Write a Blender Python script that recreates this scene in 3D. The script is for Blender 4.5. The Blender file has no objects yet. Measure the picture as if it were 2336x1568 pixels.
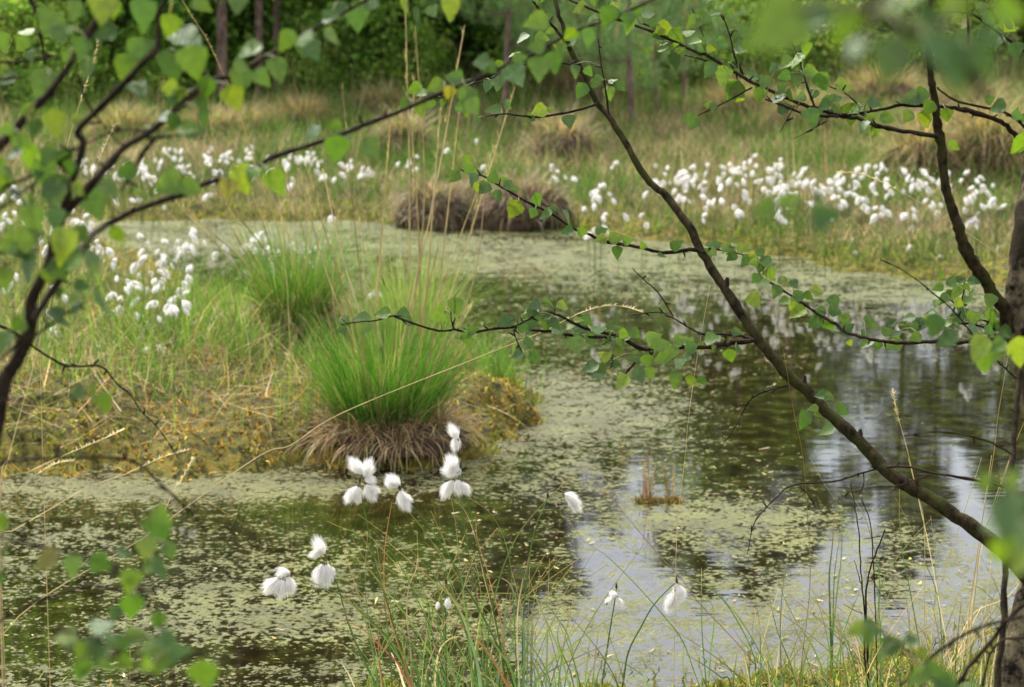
import bpy, math, random
import numpy as np
from mathutils import Vector
random.seed(7); rng = np.random.default_rng(7)
scene = bpy.context.scene
COL = scene.collection
# ------------------------------------------------------------------ camera model
FPX = 4940.0; CH = 1.4; TH = math.radians(10.33)
Cc = np.array([0, 0, CH]); FW = np.array([0, math.cos(TH), -math.sin(TH)])
UP = np.array([0, math.sin(TH), math.cos(TH)]); RT = np.array([1.0, 0, 0])
def ray(x, y): return FW + (x-1168)/FPX*RT + (784-y)/FPX*UP
def P(x, y, d): return Cc + d*ray(x, y)
def G(x, y, z=0.0):
    r = ray(x, y); return Cc + (z-CH)/r[2]*r
def pan(c, r, pts):                      # coordinates of the nine study crops
    return [(779.2*c+.33357*p[0], 522.7*r+.33357*p[1])+tuple(p[2:]) for p in pts]
# ------------------------------------------------------------------ materials
def newmat(name):
    m = bpy.data.materials.new(name); m.use_nodes = True
    n = m.node_tree.nodes; l = m.node_tree.links
    for q in list(n): n.remove(q)
    return m, n, l, n.new('ShaderNodeOutputMaterial')
def tint_mat(name, trans=0.35, rough=.5, spec=.35, nscale=40, var=.25, bump=0, veins=False, tgain=(1.0,1.0,1.0)):
    m, n, l, o = newmat(name)
    at = n.new('ShaderNodeAttribute'); at.attribute_name = 'tint'
    tc = n.new('ShaderNodeTexCoord'); no = n.new('ShaderNodeTexNoise'); no.inputs['Scale'].default_value = nscale
    no.inputs['Detail'].default_value = 4
    l.new(tc.outputs['Object'], no.inputs['Vector'])
    mr = n.new('ShaderNodeMapRange'); mr.inputs['From Min'].default_value=.3; mr.inputs['From Max'].default_value=.7
    mr.inputs['To Min'].default_value = 1-var; mr.inputs['To Max'].default_value = 1+var
    l.new(no.outputs['Fac'], mr.inputs['Value'])
    mx = n.new('ShaderNodeVectorMath'); mx.operation = 'SCALE'
    l.new(at.outputs['Color'], mx.inputs[0]); l.new(mr.outputs['Result'], mx.inputs['Scale'])
    p = n.new('ShaderNodeBsdfPrincipled'); l.new(mx.outputs[0], p.inputs['Base Color'])
    p.inputs['Roughness'].default_value = rough; p.inputs['Specular IOR Level'].default_value = spec
    if veins:
        uv = n.new('ShaderNodeUVMap'); sx = n.new('ShaderNodeSeparateXYZ'); l.new(uv.outputs[0], sx.inputs[0])
        ab = n.new('ShaderNodeMath'); ab.operation='ABSOLUTE'; l.new(sx.outputs[0], ab.inputs[0])
        ma = n.new('ShaderNodeMath'); ma.operation='MULTIPLY_ADD'; ma.inputs[1].default_value=-.9
        l.new(ab.outputs[0], ma.inputs[0]); l.new(sx.outputs[1], ma.inputs[2])
        ms = n.new('ShaderNodeMath'); ms.operation='MULTIPLY'; ms.inputs[1].default_value=44; l.new(ma.outputs[0], ms.inputs[0])
        si = n.new('ShaderNodeMath'); si.operation='SINE'; l.new(ms.outputs[0], si.inputs[0])
        b = n.new('ShaderNodeBump'); b.inputs['Strength'].default_value=.35; b.inputs['Distance'].default_value=.0004
        l.new(si.outputs[0], b.inputs['Height']); l.new(b.outputs[0], p.inputs['Normal'])
    elif bump:
        b = n.new('ShaderNodeBump'); b.inputs['Strength'].default_value=bump; b.inputs['Distance'].default_value=.01
        l.new(no.outputs['Fac'], b.inputs['Height']); l.new(b.outputs[0], p.inputs['Normal'])
    if trans > 0:
        t = n.new('ShaderNodeBsdfTranslucent')
        tm = n.new('ShaderNodeVectorMath'); tm.operation='MULTIPLY'; tm.inputs[1].default_value = tgain
        l.new(mx.outputs[0], tm.inputs[0]); l.new(tm.outputs[0], t.inputs['Color'])
        s = n.new('ShaderNodeMixShader'); s.inputs[0].default_value = trans
        l.new(p.outputs[0], s.inputs[1]); l.new(t.outputs[0], s.inputs[2]); l.new(s.outputs[0], o.inputs[0])
    else: l.new(p.outputs[0], o.inputs[0])
    return m
def bark_mat(name, c1, c2, scale=60, stretch=.35, c3=None):
    m, n, l, o = newmat(name)
    tc = n.new('ShaderNodeTexCoord'); mp = n.new('ShaderNodeMapping'); mp.inputs['Scale'].default_value=(1,1,stretch)
    l.new(tc.outputs['Object'], mp.inputs[0])
    no = n.new('ShaderNodeTexNoise'); no.inputs['Scale'].default_value=scale; no.inputs['Detail'].default_value=7; no.inputs['Roughness'].default_value=.7
    l.new(mp.outputs[0], no.inputs['Vector'])
    cr = n.new('ShaderNodeValToRGB'); cr.color_ramp.elements[0].position=.38; cr.color_ramp.elements[1].position=.62
    cr.color_ramp.elements[0].color=(*c1,1); cr.color_ramp.elements[1].color=(*c2,1)
    l.new(no.outputs['Fac'], cr.inputs[0]); col = cr.outputs[0]
    if c3:
        n2 = n.new('ShaderNodeTexNoise'); n2.inputs['Scale'].default_value=scale*.3; n2.inputs['Detail'].default_value=5; l.new(tc.outputs['Object'], n2.inputs['Vector'])
        r2 = n.new('ShaderNodeMapRange'); r2.inputs['From Min'].default_value=.5; r2.inputs['From Max'].default_value=.62; l.new(n2.outputs['Fac'], r2.inputs['Value'])
        mx = n.new('ShaderNodeMix'); mx.data_type='RGBA'; l.new(r2.outputs[0], mx.inputs[0]); l.new(col, mx.inputs[6]); mx.inputs[7].default_value=(*c3,1); col = mx.outputs[2]
    p = n.new('ShaderNodeBsdfPrincipled'); l.new(col, p.inputs['Base Color']); p.inputs['Roughness'].default_value=.75
    p.inputs['Specular IOR Level'].default_value=.06
    b = n.new('ShaderNodeBump'); b.inputs['Strength'].default_value=.8; b.inputs['Distance'].default_value=.004
    l.new(no.outputs['Fac'], b.inputs['Height']); l.new(b.outputs[0], p.inputs['Normal'])
    l.new(p.outputs[0], o.inputs[0]); return m
M_BLADE = tint_mat('grass_blade', .38, .55, .15, 25, .22, tgain=(1.25,1.3,.8))
M_MEADOW = tint_mat('meadow_blade', .32, .8, .03, 2.2, .3)
M_LEAF = tint_mat('birch_leaf', .36, .48, .4, 160, .18, veins=True, tgain=(1.9,1.75,.4))
M_BUSH = tint_mat('bush_leaf', .35, .5, .2, 1.6, .35, tgain=(1.5,1.5,.6))
M_NEEDLE = tint_mat('pine_needle', .15, .55, .3, 3, .25)
M_COTTON = tint_mat('cotton_hair', .35, .8, .1, 60, .05)
M_MOSSB = tint_mat('moss_tuft', .25, .7, .15, 6, .35)
M_TWIG = bark_mat('birch_twig_bark', (.010,.007,.004), (.036,.025,.015), 90, .6)
M_LIMB = bark_mat('birch_limb_bark', (.008,.006,.003), (.050,.037,.015), 70, .8, (.028,.032,.006))
M_TRUNK = bark_mat('birch_trunk_bark', (.008,.006,.004), (.16,.13,.075), 42, .9, (.022,.017,.009))
M_PBARK = bark_mat('pine_bark', (.07,.045,.035), (.26,.18,.14), 18, .4)
M_DBARK = bark_mat('dark_bark', (.03,.025,.02), (.10,.08,.06), 12, .4)
# ------------------------------------------------------------------ object helpers
def tag(o, label=None, cat=None, group=None, kind=None):
    if label: o['label'] = label
    if cat: o['category'] = cat
    if group: o['group'] = group
    if kind: o['kind'] = kind
    return o
def empty(name, loc):
    o = bpy.data.objects.new(name, None); o.location = loc; o.empty_display_size=.1; COL.objects.link(o); return o
def mk(name, V, F, mat, parent=None, tint=None, uv=None, smooth=True, loc=(0,0,0)):
    V = np.asarray(V, np.float32); F = np.asarray(F, np.int32)
    me = bpy.data.meshes.new(name); k = F.shape[1]
    me.vertices.add(len(V)); me.vertices.foreach_set('co', V.ravel())
    me.loops.add(F.size); me.loops.foreach_set('vertex_index', F.ravel())
    me.polygons.add(len(F)); me.polygons.foreach_set('loop_start', np.arange(0, F.size, k, dtype=np.int32))
    me.polygons.foreach_set('loop_total', np.full(len(F), k, np.int32))
    me.update(calc_edges=True)
    if smooth: me.polygons.foreach_set('use_smooth', np.ones(len(F), bool))
    if tint is not None:
        t = np.ones((len(V), 4), np.float32); t[:, :3] = tint
        a = me.attributes.new('tint', 'FLOAT_COLOR', 'POINT'); a.data.foreach_set('color', t.ravel())
    if uv is not None:
        u = me.uv_layers.new(name='UVMap'); u.data.foreach_set('uv', np.asarray(uv, np.float32)[F.ravel()].ravel())
    me.materials.append(mat); me.validate()
    o = bpy.data.objects.new(name, me); o.location = loc; COL.objects.link(o)
    if parent: o.parent = parent
    return o
class Acc:
    def __init__(s): s.V=[]; s.F=[]; s.T=[]; s.U=[]; s.n=0
    def add(s, V, F, T=(1,1,1), U=None):
        V = np.asarray(V, float); s.V.append(V); s.F.append(np.asarray(F)+s.n); s.n += len(V)
        T = np.asarray(T, float); s.T.append(np.broadcast_to(T, (len(V),3)).copy())
        s.U.append(np.zeros((len(V),2)) if U is None else U)
        return s
    def build(s, name, mat, parent=None, origin=None, uv=False):
        V = np.concatenate(s.V); F = np.concatenate(s.F); T = np.concatenate(s.T); U = np.concatenate(s.U)
        loc = (0,0,0)
        if origin is not None:
            V = V-np.asarray(origin)
            if parent is None: loc = tuple(origin)
        return mk(name, V, F, mat, parent, T, U if uv else None, loc=loc)
def copy_tree(o, parent=None):
    c = o.copy(); COL.objects.link(c)
    if parent: c.parent = parent
    for ch in list(o.children): copy_tree(ch, c)
    return c
def catmull(pts, sub=4):
    p = np.asarray(pts, float)
    if len(p) < 3: 
        t = np.linspace(0,1,sub+1)[:,None]; return p[0]*(1-t)+p[1]*t
    q = np.vstack([2*p[0]-p[1], p, 2*p[-1]-p[-2]]); out=[]
    for i in range(1, len(q)-2):
        for k in range(sub):
            t=k/sub; a,b,c,d=q[i-1],q[i],q[i+1],q[i+2]
            out.append(.5*((2*b)+(c-a)*t+(2*a-5*b+4*c-d)*t*t+(3*b-a-3*c+d)*t**3))
    out.append(p[-1]); return np.array(out)
def tube(path, rad, sides=7, jit=.08):
    path = np.asarray(path, float); n=len(path); rad = np.broadcast_to(np.asarray(rad,float), (n,))
    T = np.gradient(path, axis=0); T /= np.linalg.norm(T,axis=1)[:,None]+1e-9
    u = np.cross(T[0], [0.3,0.2,1.0]); u /= np.linalg.norm(u)+1e-9
    V=[]
    for i in range(n):
        u = u-T[i]*np.dot(u,T[i]); u /= np.linalg.norm(u)+1e-9; v = np.cross(T[i],u)
        a = np.arange(sides)*2*math.pi/sides
        r = rad[i]*(1+rng.normal(0,jit,sides))
        V.append(path[i]+np.cos(a)[:,None]*u*r[:,None]+np.sin(a)[:,None]*v*r[:,None])
    V = np.concatenate(V); i = np.arange(n-1)[:,None]*sides; j=np.arange(sides)[None,:]; k=(j+1)%sides
    F = np.stack([i+j, i+k, i+sides+k, i+sides+j], -1).reshape(-1,4)
    return V, F
def blades(root, L, az, ph0, ph1, w, tint, segs=4, side=None, taper=.12):
    N=len(root); root=np.asarray(root,float)
    L,az,ph0,ph1,w = [np.broadcast_to(np.asarray(a,float),(N,)) for a in (L,az,ph0,ph1,w)]
    h = np.stack([np.cos(az),np.sin(az),np.zeros(N)],1); ds=(L/segs)[:,None]
    if side is None: side = az+math.pi/2+rng.normal(0,.9,N)
    s = np.stack([np.cos(side),np.sin(side),np.zeros(N)],1)
    V=np.zeros((N,(segs+1)*2,3)); p=root.copy()
    for k in range(segs+1):
        t=k/segs; ww=(w*(1-(1-taper)*t**1.6)*.5)[:,None]
        V[:,2*k]=p-s*ww; V[:,2*k+1]=p+s*ww
        ph=(ph0+ph1*(t+.5/segs))[:,None]
        p = p+ds*(np.sin(ph)*h+np.cos(ph)*np.array([0,0,1.]))
    b=np.arange(N)[:,None]*(segs+1)*2; k=np.arange(segs)[None,:]*2
    F=np.stack([b+k,b+k+1,b+k+3,b+k+2],-1).reshape(-1,4)
    tint=np.asarray(tint,float)
    if tint.ndim==2: tint=np.repeat(tint,(segs+1)*2,axis=0)
    return V.reshape(-1,3), F, tint
def ribbon(path, w0, w1, tilt=0.0, taper=1.0):         # one traced blade facing roughly any way
    path=catmull(path,5); n=len(path); T=np.gradient(path,axis=0)
    view=np.array([math.sin(tilt), -1.0, .2]); S=np.cross(T,view); S/=np.linalg.norm(S,axis=1)[:,None]+1e-9
    t=np.linspace(0,1,n)[:,None]; w=(w0*(1-t**taper)+w1*t**taper)*.5
    V=np.stack([path-S*w,path+S*w],1).reshape(-1,3)
    # fold: raise the midrib by adding a second ribbon would be invisible at this size
    i=np.arange(n-1)*2; return V, np.stack([i,i+1,i+3,i+2],1)
def palette(N, cols, wts=None, jit=.12):
    cols=np.asarray(cols,float); k=rng.choice(len(cols),N,p=None if wts is None else np.array(wts)/sum(wts))
    return np.clip(cols[k]*(1+rng.normal(0,jit,(N,1)))*(1+rng.normal(0,jit*.4,(N,3))),.003,1)
def vnoise(x, y, s, seed=0):
    x=np.asarray(x)*s+seed*17.3+500; y=np.asarray(y)*s+seed*9.1+500
    xi=np.floor(x).astype(np.int64); yi=np.floor(y).astype(np.int64); fx=x-xi; fy=y-yi
    fx=fx*fx*(3-2*fx); fy=fy*fy*(3-2*fy)
    def h(a,b):
        q=(a*374761393+b*668265263+seed*1274126177)&0xffffffff; q=((q^(q>>13))*1274126177)&0xffffffff
        return ((q^(q>>16))&0xffff)/65535.
    return (h(xi,yi)*(1-fx)+h(xi+1,yi)*fx)*(1-fy)+(h(xi,yi+1)*(1-fx)+h(xi+1,yi+1)*fx)*fy
def fbm(x,y,s,seed=0,o=4):
    return sum(vnoise(x,y,s*2**k,seed+k)*.5**k for k in range(o))/sum(.5**k for k in range(o))
# ------------------------------------------------------------------ shoreline
def gp(l): return np.array([G(x,y)[:2] for x,y in l])
A_=gp([(-2500,1110),(-600,1090),(-100,1098),(0,1092),(80,1070),(160,1082),(240,1068),(320,1084),(430,1095),(500,1072),(580,1080),(660,1062),(760,1070),(880,1060),(950,1078),(1010,1060),
   (1080,1048),(1120,1010),(1170,1005),(1200,975),(1235,965),(1205,930),(1215,900),(1170,890),(1140,862),(1090,830),(1000,780),(850,745),(700,725),(600,700),(520,690),(430,660),(350,600),(250,560),(150,538),(0,522),(-600,505),(-2500,470)])
B_=gp([(-6000,480),(-600,492),(200,498),(320,505),(500,498),(620,507),(760,502),(900,514),(1000,520),(1130,516),(1270,520),(1400,532),(1500,548),(1600,556),(1700,578),(1850,590),(1900,618),(2000,622),(2100,640),(2200,642),(2340,664),(2700,690),(3400,730),(6000,760)])
B_=np.vstack([B_,[[90,B_[-1,1]],[90,140],[-90,140],[-90,B_[0,1]]]])
C_=gp([(-2500,1760),(-600,1690),(300,1640),(600,1650),(900,1590),(1200,1600),(1500,1590),(1650,1570),(1750,1540),(1900,1545),(2000,1505),(2150,1512),(2250,1480),(2400,1450),(2800,1400),(3500,1360),(6000,1330)])
C_=np.vstack([C_,[[90,C_[-1,1]],[90,-30],[-90,-30],[-90,C_[0,1]]]])
def sdpoly(x,y,poly):
    d=np.full(x.shape,1e9); ins=np.zeros(x.shape,bool)
    for i in range(len(poly)):
        a=poly[i]; b=poly[(i+1)%len(poly)]; e=b-a
        t=np.clip(((x-a[0])*e[0]+(y-a[1])*e[1])/(e@e+1e-12),0,1)
        d=np.minimum(d,np.hypot(x-a[0]-t*e[0],y-a[1]-t*e[1]))
        c=(a[1]>y)!=(b[1]>y); xx=a[0]+(y-a[1])*e[0]/(e[1] if abs(e[1])>1e-12 else 1e-12)
        ins^=c&(x<xx)
    return np.where(ins,d,-d)
def SD(x,y):
    x=np.asarray(x,float); y=np.asarray(y,float)
    w=(vnoise(x,y,7,3)-.5)*.10+(vnoise(x,y,22,4)-.5)*.04
    a=sdpoly(x,y,A_); b=sdpoly(x,y,B_); c=sdpoly(x,y,C_)
    return a+w,b+w,c+w
MOUNDS=[(*G(1110,965)[:2],.13,.075),(*G(1160,935)[:2],.10,.05),(*G(620,1000)[:2],.25,.05),(*G(250,950)[:2],.35,.05),(*G(480,900)[:2],.3,.05),(*G(60,1000)[:2],.25,.05)]
def H(x,y):
    a,b,c=SD(x,y); s=np.maximum(np.maximum(a,b),c)
    amp=np.where(a>=np.maximum(b,c),.085,.06)
    h=np.where(s>0,amp*(1-np.exp(-np.maximum(s,0)/.13))+.03*np.clip(s,0,1.5)*(fbm(x,y,1.4,5)),-.3*(1-np.exp(np.minimum(s,0)/.5)))
    for mx_,my_,mr_,mh_ in MOUNDS: h=h+mh_*np.exp(-((x-mx_)**2+(y-my_)**2)/mr_**2)*np.clip(s*8+.6,0,1)
    h=h+np.clip(s*6,0,1)*((fbm(x,y,5,8)-.5)*.07)+np.clip(s*9+.3,0,1)*np.clip(1.3-np.maximum(b,c)*3,0,1)*(fbm(x,y,13,9,3)-.45)*.055
    return h
def H1(x,y): return float(H(np.array([x]),np.array([y]))[0])
# ------------------------------------------------------------------ terrain
def axis(lo,hi,c,n,k):
    t=np.linspace(-1,1,n); return t
def warp(n,a,b,c,s):   # dense around c
    t=np.linspace(math.asinh((a-c)/s),math.asinh((b-c)/s),n); return c+s*np.sinh(t)
gx=warp(420,-90,90,0,1.6); gy=warp(520,-30,140,7.0,2.6)
X,Y=np.meshgrid(gx,gy); Z=H(X,Y); a,b,c=SD(X,Y)
V=np.stack([X,Y,Z],-1).reshape(-1,3); nx=len(gx)
i=np.arange(len(gy)-1)[:,None]*nx; j=np.arange(nx-1)[None,:]
F=np.stack([i+j,i+j+1,i+j+nx+1,i+j+nx],-1).reshape(-1,4)
moss=np.clip(np.exp(-np.maximum(np.maximum(a,b),c)/.45),0,1)*(np.maximum(np.maximum(a,b),c)>-.3)
front=np.where((a>0),1.,0)
dist=np.clip((Y-16)/6,0,1)
m,n,l,o=newmat('bog_ground')
at=n.new('ShaderNodeAttribute'); at.attribute_name='tint'; sp=n.new('ShaderNodeSeparateColor'); l.new(at.outputs['Color'],sp.inputs[0])
tc=n.new('ShaderNodeTexCoord')
def noise(sc,det=6,ro=.6):
    q=n.new('ShaderNodeTexNoise'); q.inputs['Scale'].default_value=sc; q.inputs['Detail'].default_value=det; q.inputs['Roughness'].default_value=ro; l.new(tc.outputs['Object'],q.inputs['Vector']); return q
def ramp(f,els):
    r=n.new('ShaderNodeValToRGB'); e=r.color_ramp.elements
    e[0].position,e[0].color=els[0][0],(*els[0][1],1); e[1].position,e[1].color=els[-1][0],(*els[-1][1],1)
    for pz,cz in els[1:-1]:
        q=e.new(pz); q.color=(*cz,1)
    l.new(f,r.inputs[0]); return r.outputs[0]
def mixc(f,a_,b_):
    q=n.new('ShaderNodeMix'); q.data_type='RGBA'; l.new(f,q.inputs[0]); l.new(a_,q.inputs[6]); l.new(b_,q.inputs[7]); return q.outputs[2]
nA=noise(28,8,.75); nB=noise(3,5)
grass=ramp(nA.outputs['Fac'],[(.3,(.03,.025,.012)),(.48,(.09,.075,.03)),(.56,(.06,.085,.02)),(.7,(.20,.16,.08))])
mossc=ramp(nA.outputs['Fac'],[(.36,(.018,.014,.004)),(.46,(.08,.075,.012)),(.54,(.17,.15,.018)),(.66,(.32,.19,.035))])
floor_=ramp(nA.outputs['Fac'],[(.3,(.015,.012,.008)),(.5,(.05,.04,.02)),(.7,(.05,.06,.02))])
col=mixc(sp.outputs[0],grass,mossc); col=mixc(sp.outputs[1],col,floor_)
p=n.new('ShaderNodeBsdfPrincipled'); l.new(col,p.inputs['Base Color']); p.inputs['Roughness'].default_value=.85; p.inputs['Specular IOR Level'].default_value=.2
bm=n.new('ShaderNodeBump'); bm.inputs['Strength'].default_value=1; bm.inputs['Distance'].default_value=.03; l.new(nA.outputs['Fac'],bm.inputs['Height']); l.new(bm.outputs[0],p.inputs['Normal'])
l.new(p.outputs[0],o.inputs[0])
tt=np.stack([moss.ravel(),dist.ravel(),front.ravel()],1)
tag(mk('ground',V,F,m,tint=tt),kind='structure')
# ------------------------------------------------------------------ water
wx=warp(260,-30,30,0,3); wy=warp(260,1.5,16,6,3)
X,Y=np.meshgrid(wx,wy); V=np.stack([X,Y,0*X],-1).reshape(-1,3); nx=len(wx)
i=np.arange(len(wy)-1)[:,None]*nx; j=np.arange(nx-1)[None,:]; F=np.stack([i+j,i+j+1,i+j+nx+1,i+j+nx],-1).reshape(-1,4)
# plant cover of the surface: where the floating weed lies thick or thin
Rr=V-Cc; dd=Rr@FW; px=1168+FPX*(Rr@RT)/dd; py=784-FPX*(Rr@UP)/dd
cov=np.full(len(V),.54)
BL=[(600,540,700,45,.35),(1500,600,400,50,.30),(2100,670,300,35,.28),(1500,760,420,75,-.34),(1150,700,160,45,-.12),(1950,900,330,150,-.55),(2250,1050,300,130,-.6),(1750,1000,200,80,-.15),
    (1480,940,260,60,.26),(1450,1045,120,30,-.16),(1250,900,150,60,.15),(1350,850,150,22,-.12),(2150,1160,230,45,-.4),(1830,1100,170,40,-.22),(1600,1190,260,55,.10),(1750,1180,260,35,.22),(1650,1290,160,22,-.25),
    (1180,1300,130,75,-.36),(1100,1180,170,60,-.20),(850,1150,260,50,-.30),(500,1190,330,50,-.26),(600,1250,260,40,-.05),(800,1380,300,50,.20),(250,1230,200,50,.02),(120,1190,110,25,-.3),
    (200,1390,110,30,-.30),(90,1440,90,60,-.22),(900,1480,300,20,-.42),(550,1500,200,16,-.2),(620,1120,500,22,.30),(150,1110,300,25,.22),(1200,1100,150,45,-.06),(1850,1330,380,110,.16),(2150,1350,250,80,.06),
    (1900,1460,450,80,.16),(1300,1420,250,60,.1),(520,640,130,35,-.4),(1050,640,250,14,-.25),(1300,545,180,8,-.25),(1250,1000,130,60,.14),(1330,1120,150,60,.12),(400,1180,500,120,.08),(2200,950,300,120,-.2),(1680,1340,300,25,-.1),(500,1430,350,40,.12)]
for bx,by,sx,sy,am in BL: cov+=am*np.exp(-((px-bx)/sx)**2-((py-by)/sy)**2)
a,b,c=SD(V[:,0],V[:,1]); s=np.maximum(np.maximum(a,b),c)
cov+=.12*np.exp(np.minimum(s,0)/.14)
yel=np.clip(.35+.5*np.exp(-((px-1800)/300)**2-((py-1230)/70)**2)+.4*np.exp(-((px-900)/500)**2-((py-1350)/180)**2)-.3*np.exp(-((px-1400)/500)**2-((py-950)/120)**2),0,1)
hue=np.clip((900-py)/400,0,1)
m,n,l,o=newmat('pond_surface')
at=n.new('ShaderNodeAttribute'); at.attribute_name='tint'; sp=n.new('ShaderNodeSeparateColor'); l.new(at.outputs['Color'],sp.inputs[0])
tc=n.new('ShaderNodeTexCoord')
def math_(op,a_,b_=None,c_=None):
    q=n.new('ShaderNodeMath'); q.operation=op
    for k,v in enumerate((a_,b_,c_)):
        if v is None: continue
        if isinstance(v,(int,float)): q.inputs[k].default_value=v
        else: l.new(v,q.inputs[k])
    return q.outputs[0]
n1=noise(2.2,4,.6); n2=noise(14,4,.65); n3=noise(70,6,.75)
vo=n.new('ShaderNodeTexVoronoi'); vo.inputs['Scale'].default_value=85; l.new(tc.outputs['Object'],vo.inputs['Vector'])
vo2=n.new('ShaderNodeTexVoronoi'); vo2.inputs['Scale'].default_value=45; l.new(tc.outputs['Object'],vo2.inputs['Vector'])
f=math_('MULTIPLY_ADD',math_('SUBTRACT',n1.outputs['Fac'],.5),1.1,sp.outputs[0])
f=math_('MULTIPLY_ADD',math_('SUBTRACT',n2.outputs['Fac'],.5),1.5,f)
f=math_('MULTIPLY_ADD',math_('SUBTRACT',n3.outputs['Fac'],.5),2.6,f)
f=math_('MULTIPLY_ADD',math_('SUBTRACT',.42,vo.outputs['Distance']),.6,f)
f=math_('MULTIPLY_ADD',math_('SUBTRACT',.40,vo2.outputs['Distance']),.5,f)
mr=n.new('ShaderNodeMapRange'); mr.interpolation_type='SMOOTHSTEP'; mr.inputs['From Min'].default_value=.45; mr.inputs['From Max'].default_value=.60; l.new(f,mr.inputs['Value']); mask=mr.outputs[0]
weed=ramp(n3.outputs['Fac'],[(.30,(.03,.034,.008)),(.46,(.085,.09,.028)),(.58,(.15,.145,.055)),(.72,(.27,.24,.13))])
weed2=ramp(n3.outputs['Fac'],[(.30,(.03,.04,.006)),(.46,(.10,.115,.015)),(.58,(.19,.19,.03)),(.8,(.32,.30,.09))])
weed=mixc(math_('MULTIPLY',sp.outputs[1],math_('MULTIPLY_ADD',n2.outputs['Fac'],2.0,-.4)),weed,weed2)
far=ramp(n3.outputs['Fac'],[(.3,(.045,.055,.008)),(.5,(.10,.115,.018)),(.7,(.17,.17,.045))])
weed=mixc(math_('MULTIPLY',sp.outputs[2],.8),weed,far)
n4=noise(5,5,.7); dk=n.new('ShaderNodeMapRange'); dk.inputs['From Min'].default_value=.35; dk.inputs['From Max'].default_value=.62; dk.inputs['To Min'].default_value=.6; dk.inputs['To Max'].default_value=1.3; l.new(n4.outputs['Fac'],dk.inputs['Value'])
vs=n.new('ShaderNodeVectorMath'); vs.operation='SCALE'; l.new(weed,vs.inputs[0]); l.new(dk.outputs[0],vs.inputs['Scale']); weed=vs.outputs[0]
pw=n.new('ShaderNodeBsdfPrincipled'); l.new(weed,pw.inputs['Base Color']); pw.inputs['Roughness'].default_value=.38; pw.inputs['Specular IOR Level'].default_value=.5
bw=n.new('ShaderNodeBump'); bw.inputs['Strength'].default_value=.9; bw.inputs['Distance'].default_value=.006; l.new(f,bw.inputs['Height']); l.new(bw.outputs[0],pw.inputs['Normal'])
wat=n.new('ShaderNodeBsdfPrincipled'); wat.inputs['Roughness'].default_value=.015; wat.inputs['IOR'].default_value=1.7; wat.inputs['Specular IOR Level'].default_value=.7
l.new(ramp(n2.outputs['Fac'],[(.38,(.008,.005,.002)),(.5,(.014,.012,.003)),(.62,(.030,.034,.006))]),wat.inputs['Base Color'])
rn=n.new('ShaderNodeTexNoise'); rn.inputs['Scale'].default_value=9; rn.inputs['Detail'].default_value=3
mpp=n.new('ShaderNodeMapping'); mpp.inputs['Scale'].default_value=(.5,1.6,1); l.new(tc.outputs['Object'],mpp.inputs[0]); l.new(mpp.outputs[0],rn.inputs['Vector'])
br=n.new('ShaderNodeBump'); br.inputs['Strength'].default_value=.3; br.inputs['Distance'].default_value=.0012; l.new(rn.outputs['Fac'],br.inputs['Height']); l.new(br.outputs[0],wat.inputs['Normal'])
ms=n.new('ShaderNodeMixShader'); l.new(mask,ms.inputs[0]); l.new(wat.outputs[0],ms.inputs[1]); l.new(pw.outputs[0],ms.inputs[2]); l.new(ms.outputs[0],o.inputs[0])
tag(mk('water',V,F,m,tint=np.stack([np.clip(cov,0,1),yel,hue],1)),kind='structure')
WEEDCOV=(px,py,cov)
# ------------------------------------------------------------------ ground vegetation (stuff)
GR=[(.06,.13,.02),(.09,.18,.025),(.14,.24,.04),(.10,.14,.03)]
ST=[(.36,.28,.13),(.46,.38,.20),(.26,.19,.085),(.38,.29,.16),(.18,.125,.065)]
def scatter(n_,y0,y1,xpad=1.25):
    d=np.sqrt(rng.uniform(y0**2,y1**2,n_)); x=rng.uniform(-1,1,n_)*d*.2364*xpad; return x,d
# far meadow
x,y=scatter(250000,9.3,27,1.35); a,b,c=SD(x,y); k=(b>.02)&(rng.random(len(x))<np.clip(13/y,.35,1)); x,y,b=x[k],y[k],b[k]
nz=fbm(x,y,.9,20); n5=fbm(x,y,3.5,21)
right=np.clip((x/y)/.236*.5+.5,0,1)
green=(n5*.6+nz*.6+rng.normal(0,.12,len(x))-(y-12)*.004)>.565
col=np.where(green[:,None],palette(len(x),GR,None,.2),palette(len(x),ST,[3,2,2,3,1.2],.2))
edge=np.exp(-b/.5)
Lh=np.where(green,rng.uniform(.06,.22,len(x)),rng.uniform(.05,.17,len(x)))*(.5+n5)*(1-.45*edge)+.02
lean=rng.uniform(.1,.9,len(x))+np.where(green,0,.25)
z=H(x,y)-.01
q=blades(np.stack([x,y,z],1),Lh,rng.uniform(0,6.28,len(x)),lean*.5,lean*1.6,rng.uniform(.003,.0065,len(x))*(1+.04*(y-10)),col,3)
A=Acc().add(*q); tag(A.build('meadow_grass',M_MEADOW),'mixed straw and green grass carpeting the bog behind the pond','grass',kind='stuff')
# tall sparse straw and green stems in the meadow
x,y=scatter(7000,10.5,26,1.3); a,b,c=SD(x,y); k=(b>.15)&(fbm(x,y,.7,30)>.47); x,y=x[k],y[k]
A=Acc().add(*blades(np.stack([x,y,H(x,y)],1),rng.uniform(.2,.55,len(x)),rng.uniform(0,6.28,len(x)),rng.uniform(0,.25,len(x)),rng.uniform(0,.5,len(x)),.004,palette(len(x),ST+GR,[2,2,1,1,1,1,1,1,1],.2),4))
tag(A.build('tall_meadow_stems',M_MEADOW),'tall thin straw stems rising above the meadow grass','grass',kind='stuff')
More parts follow.
